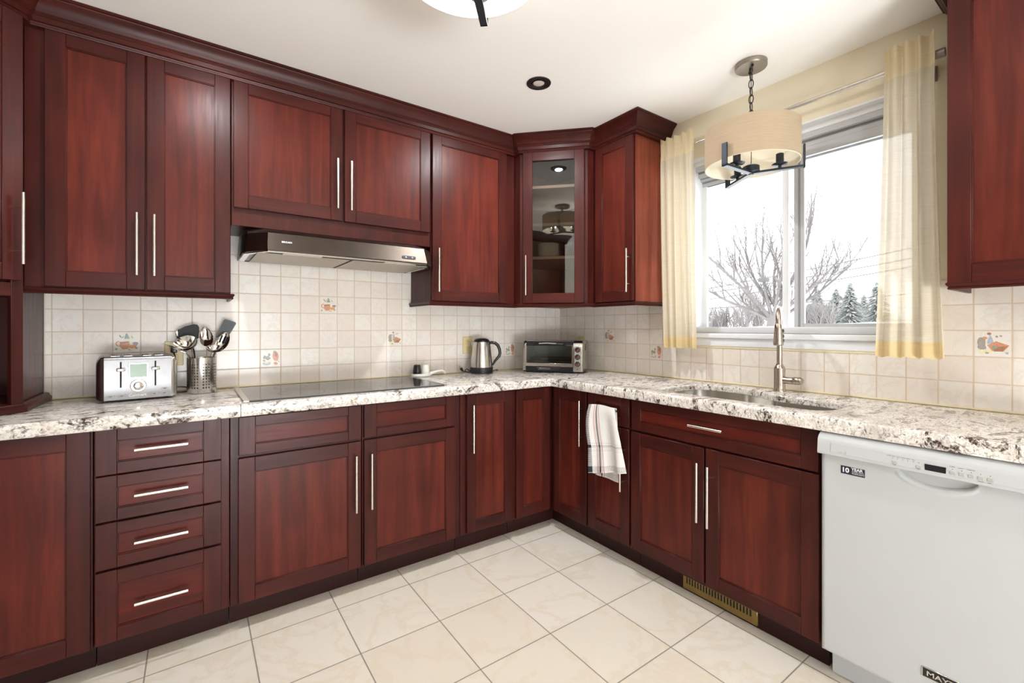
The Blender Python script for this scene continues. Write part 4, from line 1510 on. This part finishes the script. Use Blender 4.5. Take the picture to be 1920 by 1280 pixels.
# ---------------------------------------------------------------- dishwasher
dw = root('dishwasher', 'white built-in dishwasher with a control strip under the worktop', 'dishwasher', (0, -2.065, 0), R90)
OFF[dw.name] = Vector((0, 0, 0))
build('tub_body', MB().box(.006, .600, -.585, -.02, .10, .862), OFFWHITE, dw)
mb = MB()
FYD = -.632


def door_front(u, v):
    x, z = .006 + u * .596, .112 + v * .680
    y = FYD
    # rolled side and bottom edges
    ex = min(x - .006, .602 - x)
    ez = z - .112
    for e in (ex, ez):
        if e < .012: y += .012 * (1 - sqrt(max(0, 1 - (1 - e / .012) ** 2)))
    if ez < .020 and False: y += .01
    # hand pocket under the control strip
    q = (x - .300) / .088
    if abs(q) < 1:
        zl = .792 - .040 * sqrt(1 - q * q)
        t_ = (z - zl) / .016
        k = max(0, min(1, t_))
        y += .036 * k * k * (3 - 2 * k)
        if -.8 < t_ < 0: y -= .003 * sin(-t_ / .8 * pi)
    return (x, y, z)


mb.sheet(120, 140, door_front)
mb.uv = {}
mb.box(.006, .602, -.622, -.585, .112, .792)
dd = build('door', mb, WHITE, dw, angle=60)
mb = MB()
prof = [(-.585, .792), (-.648, .792), (-.655, .795), (-.656, .800), (-.652, .842), (-.646, .852), (-.630, .863), (-.585, .864)]
mb.loft([[(x, y, z) for y, z in prof] for x in (.004, .604)])
cpd = build('control_panel', mb, WHITE, dw)
yf = lambda z: -.656 + (z - .800) * .095
# raised flat of the strip
mb = MB().loft([[(.040, yf(.803) + .001, .803), (.570, yf(.803) + .001, .803), (.570, yf(.838) + .001, .838), (.040, yf(.838) + .001, .838)], [(.043, yf(.804) - .0008, .805), (.567, yf(.804) - .0008, .805), (.567, yf(.836) - .0008, .836), (.043, yf(.836) - .0008, .836)]])
build('strip_face', mb, WHITE, cpd, smooth=False)
Yc = yf(.815) - .001
for x in (.213, .268, .3405, .359, .3775, .396, .414):
    zc = .811 if x < .3 else .813
    build('button', MB().box(x - .0065, x + .0065, Yc - .0016, Yc + .002, zc - .0048, zc + .0048, 0, .0012), GREY_PL, cpd)
build('display', MB().box(.281, .327, Yc - .0008, Yc + .002, .8065, .8245, 0, .0005), BLACK, cpd)
mb = MB()
for x in (.207, .219, .231, .243, .2555, .268, .340, .359, .3775, .3955, .414):
    mb.lathe([(.0011, 0), (.0009, .0004)], 10, M=Matrix.Translation((x, yf(.8235) - .0007, .8235)) @ Matrix.Rotation(pi / 2, 4, 'X'))
build('indicator_dots', mb, INK, cpd)
for wd, x, z, sz in (('power wash', .194, .8285, .0036), ('auto', .217, .8285, .0036), ('normal', .227, .8285, .0036), ('quick', .240, .8285, .0036), ('rinse', .252, .8285, .0036),
                     ('hi temp', .334, .829, .0036), ('sanitize', .352, .829, .0036), ('heated dry', .369, .829, .0036), ('cycles', .2085, .8035, .0034), ('delay', .2640, .8045, .0034), ('cancel', .3905, .8035, .0042), ('start', .409, .8035, .0042)):
    build('lettering', lettering(wd, sz, .0001, on_front(x, yf(z) - .0009, z)), INK, cpd, smooth=False)
build('lettering', lettering('quiet', .0058, .0001, on_front(.066, yf(.808) - .0009, .808)), INK_LIGHT, cpd, smooth=False)
mb = MB()
mb.tube([(.0855 + .0022 * cos(a), yf(.812) - .001, .812 + .003 * sin(a)) for a in [k * pi / 7 for k in range(14)]], .0003, 5, closed=True)
mb.tube([(.0855 + .0026 * cos(a) - .0005, yf(.806) - .001, .8065 + .003 * sin(a)) for a in [k * pi / 7 for k in range(14)]], .0003, 5, closed=True)
build('emblem', mb, INK_LIGHT, cpd)
# sticker
st = build('warranty_sticker', MB().box(.065, .131, FYD - .0008, FYD + .001, .7365, .7625), LABEL_NAVY, dd)
build('lettering', lettering('10', .0215, .0001, on_front(.067, FYD - .001, .7425), .0007), INK_WHITE, st, smooth=False)
build('lettering', lettering('YEAR', .0130, .0001, on_front(.0945, FYD - .001, .7520), .0004), INK_WHITE, st, smooth=False)
build('lettering', lettering('LIMITED PARTS', .0048, .0001, on_front(.0955, FYD - .001, .7465)), INK_WHITE, st, smooth=False)
build('lettering', lettering('WARRANTY', .0062, .0001, on_front(.0955, FYD - .001, .7405)), INK_WHITE, st, smooth=False)
# name badge
bd = build('badge', MB().box(.270, .392, FYD - .0030, FYD + .001, .188, .2185, 0, .001), CHROME, dd)
build('badge_field', MB().box(.2725, .3895, FYD - .0034, FYD, .1905, .2160), BLACK, bd)
build('lettering', lettering('MAYTAG', .0195, .0002, on_front(.2805, FYD - .0037, .1965), .0003, xs=1.22), CHROME, bd, smooth=False)
build('kick_plate', MB().box(.012, .598, -.552, -.53, .002, .108, 0, .002), VINYL_GREY, dw)
build('under_top_gap', MB().box(.0, .606, -.60, -.58, .8645, .8665), VOID, dw)

# ---------------------------------------------------------------- tea towel over the drawer handle
tw = MB()


def towel(u, v):
    # v: 0 back hem .. 0.44 over the bar .. 1 front hem
    if v < .44:
        k = 1 - v / .44          # 0 at bar
        z = .808 - .375 * k
        s = 1.000 + .155 * u + k * (-.005 + .03 * u)
        dep = .6365 + .004 * sin(u * 9) * k
        if k < .06: z += .006 * (1 - k / .06)
    else:
        k = (v - .44) / .56
        le = .985 - .018 * sin(pi * min(1, k * 1.6)) + .022 * k
        ri = 1.160 + .097 * k ** .85
        s = le + (ri - le) * u
        z = .814 - k * (.366 - .062 * u) + .008 * sin(u * pi) * (1 - k)
        fold = .013 * sin(u * 7.5 + .6) * (.35 + .65 * k) + .009 * sin(u * 15 + 2 * k) * k
        dep = .658 + .006 * min(1, k * 8) + .010 * k + fold * min(1, k * 4)
    return (-dep, -s, z)


tw.sheet(40, 60, towel)
# printed pattern follows the front drop: remap v
tw.uv = {i: (q[0], max(0.0, (q[1] - .44) / .56) if q[1] >= .44 else (.44 - q[1]) / .44) for i, q in tw.uv.items()}
o = build('tea_towel', tw, TOWEL, angle=80)
md = o.modifiers.new('thick', 'SOLIDIFY')
md.thickness = .0022
put(o, 'white tea towel with navy and red stripes hung over a drawer handle', 'towel')

# ---------------------------------------------------------------- curtains and rod
RODX, RODZ = -.080, 2.268
rd = root('curtain_rod', 'brushed metal curtain rod above the sink window', 'curtain rod', (RODX, -1.70, RODZ))
OFF[rd.name] = Vector((0, 0, 0))
mb = MB().tube([(0, .70, .0), (0, -.05, 0)], .0085, 16)
mb.tube([(0, -.08, 0), (0, -.555, 0)], .0105, 16)
mb.tube([(0, -.05, 0), (0, -.08, 0)], .0108, 16)
build('rod', mb, NICKEL, rd)
for y, d in ((.70, 1), (-.555, -1)):
    build('finial', MB().tube([(0, y, 0), (0, y + d * .028, 0)], .0165, 20), PEWTER, rd)
for y in (.63, -.535):
    mb = MB().tube([(0, y, -.012), (.03, y, -.030), (.078, y, -.034)], .006, 8)
    mb.box(.072, .0795, y - .011, y + .011, -.07, -.01, 0, .002)
    build('bracket', mb, PEWTER, rd)


def curtain(label, yA0, yB0, yA1, yB1, ztop, zbot, n, amp, ph):
    """A = edge nearer the room corner, B = edge farther along; 0 top, 1 bottom"""
    zh = ztop - .125
    zhem = zbot + .062

    def fn(z0, z1, off):
        def f(u, v):
            z = z0 + (z1 - z0) * v
            k = (ztop - z) / (ztop - zbot)
            a = yA0 + (yA1 - yA0) * k ** 1.5
            b = yB0 + (yB1 - yB0) * k ** 1.5
            uu = u + .022 * sin(u * 21 + ph)
            y = a + (b - a) * uu
            pinch = 1 - .35 * math.exp(-((z - (RODZ)) / .05) ** 2)
            w = amp * (.75 + .45 * k) * pinch
            x = RODX - .016 - w * (1 + sin(2 * pi * n * u + ph)) * .55 - .006 * sin(2 * pi * n * .5 * u + ph * 2) * k
            zz = z + (.006 * sin(2 * pi * n * u + 1.0 + ph) if (z > ztop - .002) else 0) + (.004 * sin(2 * pi * n * u + 2) if z < zbot + .002 else 0)
            return (x + off, y, zz)
        return f
    c0 = ((yA0 + yB0) / 2, RODX)
    r = root('curtain', label, 'curtain', (RODX, (yA0 + yB0) / 2, zbot), 0, 'cream voile curtains at the sink window')
    m = MB().sheet(90, 46, fn(zh, zhem, 0))
    build('drape', m, SHEER, r, world=True, angle=80)
    m = MB().sheet(90, 8, fn(ztop, zh, 0))
    build('header', m, SHEER_TOP, r, world=True, angle=80)
    m = MB().sheet(90, 6, fn(zhem, zbot, 0))
    build('hem', m, SHEER_HEM, r, world=True, angle=80)
    return r


curtain('cream voile curtain hanging between the narrow wall cabinet and the window', -1.030, -1.245, -1.060, -1.270, 2.345, 1.108, 4.5, .022, .4)
curtain('cream voile curtain at the window side next to the dishwasher cabinet', -2.105, -2.262, -2.075, -2.292, 2.350, 1.104, 4.0, .024, 2.0)


# ---------------------------------------------------------------- drum lamps
def drum_lamp(name, label, cx, cy, zb, R, H, rot, chain, arm_drop=.035):
    r = root(name, label, 'light', (cx, cy, CH), 0, 'drum-shade ceiling lights')
    OFF[r.name] = Vector((0, 0, CH))
    zt = zb + H
    cn = .068 if chain else .075
    build('ceiling_canopy', MB().lathe([(cn, CH - .0005), (cn, CH - .020), (cn - .002, CH - .023), (.004, CH - .0235)], 36), PEWTER if chain else BRONZE, r)
    if chain:
        mb = MB()
        for q in (.035, -.035):
            mb.lathe([(.005, CH - .023), (.005, CH - .031), (.003, CH - .032)], 10, M=Matrix.Translation((q * .8, q * .6, 0)))
        mb.lathe([(.008, CH - .023), (.008, CH - .038), (.004, CH - .043)], 12)
        build('canopy_screw', mb, BRONZE, r)
        mb = MB()
        z, k = CH - .040, 0
        while z > zt + .02:
            L, wv = .021, .0105
            ring = []
            for j in range(20):
                a = 2 * pi * j / 20
                p, q = wv * sin(a), L * cos(a)
                ring.append((p, 0, z - L + q) if k % 2 == 0 else (0, p, z - L + q))
            mb.tube(ring, .0022, 8, closed=True)
            z -= L * 2 - .0065
            k += 1
        mb.tube([(.002, .002, CH - .04), (.004, .002, CH - .10), (-.003, .003, CH - .17), (.004, .0, zt + .02), (0, 0, zb + .01)], .0018, 6)
        build('chain', mb, BRONZE, r)
    else:
        build('stem', MB().tube([(0, 0, CH - .02), (0, 0, zb - .01)], .009, 14), BRONZE, r)
    # shade: outside fabric, inside lining, rolled edges
    n = 72
    circ = lambda rad, z: [(rad * cos(2 * pi * j / n), rad * sin(2 * pi * j / n), z) for j in range(n)]
    mb = MB()
    mb.loft([circ(R, zb), circ(R, zt)], 0, False, False)
    sh_ = build('shade', mb, SHADE_OUT, r)
    mb = MB()
    mb.loft([circ(R - .0008, zb), circ(R - .003, zb - .0012), circ(R - .004, zb + .004), circ(R - .004, zt - .004), circ(R - .003, zt + .001), circ(R - .0008, zt)], 0, False, False)
    build('shade_lining', mb, SHADE_IN, sh_)
    mb = MB()
    for j in range(3):
        a = rot + 2 * pi * j / 3 + .5
        mb.tube([(0, 0, zt - .012), ((R - .005) * cos(a), (R - .005) * sin(a), zt - .012)], .0022, 6)
    build('shade_spider', mb, BRONZE, r)
    za = zb - arm_drop
    build('hub', MB().lathe([(.004, za - .008), (.011, za - .008), (.012, za), (.030, za + .003), (.036, za + .008), (.036, za + .030), (.030, za + .034), (.004, za + .034)], 28), IRON, r)
    for j in range(3):
        a = rot + 2 * pi * j / 3
        M = Matrix.Rotation(a, 4, 'Z')
        mb = MB()
        mb.box(.0, R + .014, -.0125, .0125, za - .005, za + .005, 0, .001, M)
        mb.box(R + .006, R + .014, -.0125, .0125, za - .005, zb + .062, 0, .001, M)
        arm = build('arm', mb, IRON, r)
        Mc = M @ Matrix.Translation((R * .58, 0, 0))
        mb = MB().lathe([(.007, za + .004), (.007, za + .016), (.030, za + .020), (.034, za + .024), (.030, za + .026), (.016, za + .025), (.016, za + .070), (.013, za + .072)], 24, M=Mc)
        build('candle_socket', mb, IRON, arm)
    return r


drum_lamp('pendant_lamp', 'oatmeal drum pendant hanging on a chain over the sink', -.270, -1.652, 1.980, .200, .170, radians(-63), True)
drum_lamp('ceiling_lamp', 'flush drum ceiling lamp with a dark metal arm at the top edge of the photo', -1.784, -1.658, 2.205, .2035, .150, radians(49), False, arm_drop=.013)

for j in range(3):
    a = radians(49) + 2 * pi * j / 3
    bd_ = bpy.data.lights.new('bulb_light', 'POINT')
    bd_.energy, bd_.shadow_soft_size, bd_.color = 3.5, .03, (1.0, .985, .95)
    bo_ = bpy.data.objects.new('bulb_light', bd_)
    bo_.location = (-1.784 + .118 * cos(a), -1.658 + .118 * sin(a), 2.275)
    C.objects.link(bo_)

# recessed spotlight
rl_ = root('recessed_spotlight', 'dark-ringed recessed spotlight in the ceiling before the corner cabinet', 'light', (-.976, -.944, CH))
OFF[rl_.name] = Vector((0, 0, 0))
build('trim_ring', MB().lathe([(.062, -.0005), (.061, -.004), (.056, -.0055), (.040, -.0045), (.036, -.001)], 40, cap0=False, cap1=False), BRONZE, rl_)
build('gimbal_ring', MB().lathe([(.036, -.001), (.036, -.005), (.033, -.006), (.029, -.003), (.029, -.0008)], 36, cap0=False, cap1=False), BRONZE, rl_)
mb = MB().lathe([(.029, -.001), (.027, -.0025), (.018, -.004), (.002, -.005)], 30)
build('lamp_lens', mb, LENS, rl_)


# ---------------------------------------------------------------- the winter garden outside the window
def ground_z(x, y):
    d = x - .6
    return .70 + .62 * (1 - math.exp(-d / 9.0)) + .16 * sin(y * .35 + 1.2) * min(1, d / 8) + .05 * sin(x * .9 + y * .6)


mb = MB()
N1, N2 = 40, 50
mb.sheet(N1, N2, lambda u, v: (.6 + 70 * u * u, -14 + 62 * v, ground_z(.6 + 70 * u * u, -14 + 62 * v)))
mb.uv = {}
o = build('outside_ground', mb, SNOW, kind='structure')


def limb(mb, p, d, ln, r, depth, rnd):
    """one tapering branch with its side branches"""
    pts, rad = [p.copy()], [r]
    q, dd = p.copy(), d.normalized()
    ns = 5
    for k in range(ns):
        dd = (dd + Vector((rnd.uniform(-.17, .17), rnd.uniform(-.17, .17), rnd.uniform(-.06, .12)))).normalized()
        q = q + dd * (ln / ns)
        pts.append(q.copy())
        rad.append(r * (1 - .62 * (k + 1) / ns))
    mb.tube(pts, r, 5 if depth > 1 else 4, radii=rad)
    if depth <= 0: return
    nb = 6 if depth > 1 else 7
    for k in range(nb):
        i = rnd.randint(1, ns)
        b = pts[i]
        sd_ = Vector((rnd.uniform(-1, 1), rnd.uniform(-1, 1), rnd.uniform(-.1, .9)))
        nd = (dd * .75 + sd_ * .65).normalized()
        limb(mb, b, nd, ln * rnd.uniform(.42, .68), rad[i] * .62, depth - 1, rnd)


def outward(px, dist):
    """point on the ground outside at the bearing of the photo column px"""
    a = YAW - math.atan((px - 960) / 840.745)
    return Vector((CAM_X + dist * cos(a), CAM_Y + dist * sin(a), 0))


rnd = random.Random(5)
p = outward(1450, 16.0)
p.z = ground_z(p.x, p.y) - .1
lat = Vector((sin(YAW - .53), -cos(YAW - .53), 0))     # sideways as seen from the kitchen
tree = root('bare_tree', 'large bare spreading tree in the snow outside the window', 'tree', tuple(p))
mb = MB()
spread = [(-1.0, .55, 3.6, .10), (-.75, .85, 3.9, .11), (-.42, 1.0, 3.4, .09), (-.15, 1.0, 3.6, .09), (.12, 1.0, 3.2, .08), (.42, 1.0, 4.4, .11), (.55, .62, 3.3, .09), (.95, .62, 3.4, .09), (-.6, .5, 2.6, .07), (.25, .8, 3.5, .08)]
mt = MB()
mt.tube([p, p + Vector((0, 0, .25)), p + Vector((.05, .05, .5))], .25, 8, radii=[.22, .18, .15])
build('trunk', mt, BARK, tree, world=True)
for la, up, ln, r in spread:
    d = lat * la + Vector((cos(YAW - .53), sin(YAW - .53), 0)) * rnd.uniform(-.3, .3) + Vector((0, 0, up))
    m = MB()
    limb(m, p + Vector((0, 0, .2)), d, ln * .74, r * .62, 3, rnd)
    build('branch', m, BARK, tree, world=True)


def thicket(label, px0, px1, dist, h, n, seed):
    rr = random.Random(seed)
    c = outward((px0 + px1) / 2, dist)
    c.z = ground_z(c.x, c.y)
    r = root('bare_shrub', label, 'shrub', tuple(c))
    m = MB()
    for k in range(n):
        b = outward(rr.uniform(px0, px1), dist + rr.uniform(-1, 1))
        b.z = ground_z(b.x, b.y) - .05
        for q in range(4):
            limb(m, b, Vector((rr.uniform(-.4, .4), rr.uniform(-.4, .4), 1)), h * rr.uniform(.5, 1.0), .022, 1, rr)
    build('twigs', m, TWIG, r, world=True)


thicket('tangled bare hedge at the left of the view through the window', 1318, 1395, 20, 1.05, 26, 1)
thicket('bare twiggy shrub left of the big tree outside', 1392, 1440, 24, 1.9, 16, 2)
thicket('low hazy shrub right of the window post outside', 1505, 1560, 20, .95, 26, 3)


def conifer(label, px, dist, h, w, seed):
    rr = random.Random(seed)
    c = outward(px, dist)
    c.z = ground_z(c.x, c.y) - .1
    r = root('conifer_tree', label, 'tree', tuple(c), 0, 'conifers beyond the garden')
    build('trunk', MB().tube([c, c + Vector((0, 0, h * .9))], .1, 6, radii=[.1, .03]), BARK, r, world=True)
    m = MB()
    for k in range(420):
        t_ = rr.random() ** .8
        z = h * (.04 + .94 * t_)
        L = w * (1 - t_) * rr.uniform(.65, 1.1) + .08
        a = rr.uniform(0, 2 * pi)
        dx = Vector((cos(a), sin(a), -.28))
        q = c + Vector((0, 0, z))
        m.tube([q, q + dx * L * .5 + Vector((0, 0, .02)), q + dx * L], .06, 4, radii=[.02, .05, .008], flat=.5)
    build('needles', m, CONIFER, r, world=True)


conifer('hazy grey conifer nearest the right end of the shrubs outside', 1594, 26, 2.15, .9, 11)
conifer('hazy conifer directly right of the big tree outside', 1568, 30, 2.2, 1.2, 12)
conifer('broad conifer behind the low shrub outside', 1532, 34, 2.6, 1.6, 13)
conifer('small conifer far off beside the right curtain', 1644, 36, 2.9, 1.4, 14)
conifer('slim conifer between the two rightmost ones outside', 1620, 41, 2.5, 1.1, 15)
# a pale house far off
hc = outward(1640, 50)
hc.z = ground_z(hc.x, hc.y) - .1
hs = root('house', 'low pale house with a snowy roof far off by the right curtain', 'house', tuple(hc), YAW - .63)
OFF[hs.name] = Vector((0, 0, 0))
build('house_wall', MB().box(-3, 3, -2.2, 2.2, 0, .8), SIDING, hs)
build('roof', MB().loft([[(-3.1, -2.4, .8), (-3.1, 2.4, .8), (-3.1, 0, 1.5)], [(3.1, -2.4, .8), (3.1, 2.4, .8), (3.1, 0, 1.5)]]), SNOW, hs)
# overhead cables
for k, (yl, yr, lab) in enumerate(((541, 474, 'topmost of the overhead cables crossing the window view'), (549, 492, 'second overhead cable from the top in the window view'), (561, 507, 'third overhead cable from the top in the window view'), (577, 553, 'lowest overhead cable crossing the window view'))):
    pts = []
    for i in range(13):
        q = i / 12
        px = 1230 + q * (1760 - 1230)
        w = outward(px, (11.5 + .15 * k) / cos(math.atan((px - 960) / 840.745) - .53))
        dep = (w.x - CAM_X) * cos(YAW) + (w.y - CAM_Y) * sin(YAW)
        yy = yl + (yr - yl) * (px - 1319) / (1655 - 1319) - 0
        w.z = CAM_Z + (613.3 - yy) / 840.745 * dep - .04 * (1 - (2 * q - 1) ** 2)
        pts.append(w)
    o = build('overhead_cable', MB().tube(pts, .010, 5), WIRE, world=True, loc=tuple(pts[0]))
    put(o, lab, 'cable', 'overhead cables outside')
q = outward(1432, 11.7)
d_ = (q.x - CAM_X) * cos(YAW) + (q.y - CAM_Y) * sin(YAW)
q.z = CAM_Z + (613.3 - 524) / 840.745 * d_
mb = MB().box(q.x - .09, q.x + .09, q.y - .09, q.y + .09, q.z - .05, q.z + .03, 0, .01)
mb.tube([q, q + Vector((0, 0, -.16))], .012, 5)
o = build('cable_box', mb, WIRE, world=True, loc=tuple(q))
put(o, 'small dark junction box on the cables before the bare tree', 'cable box')
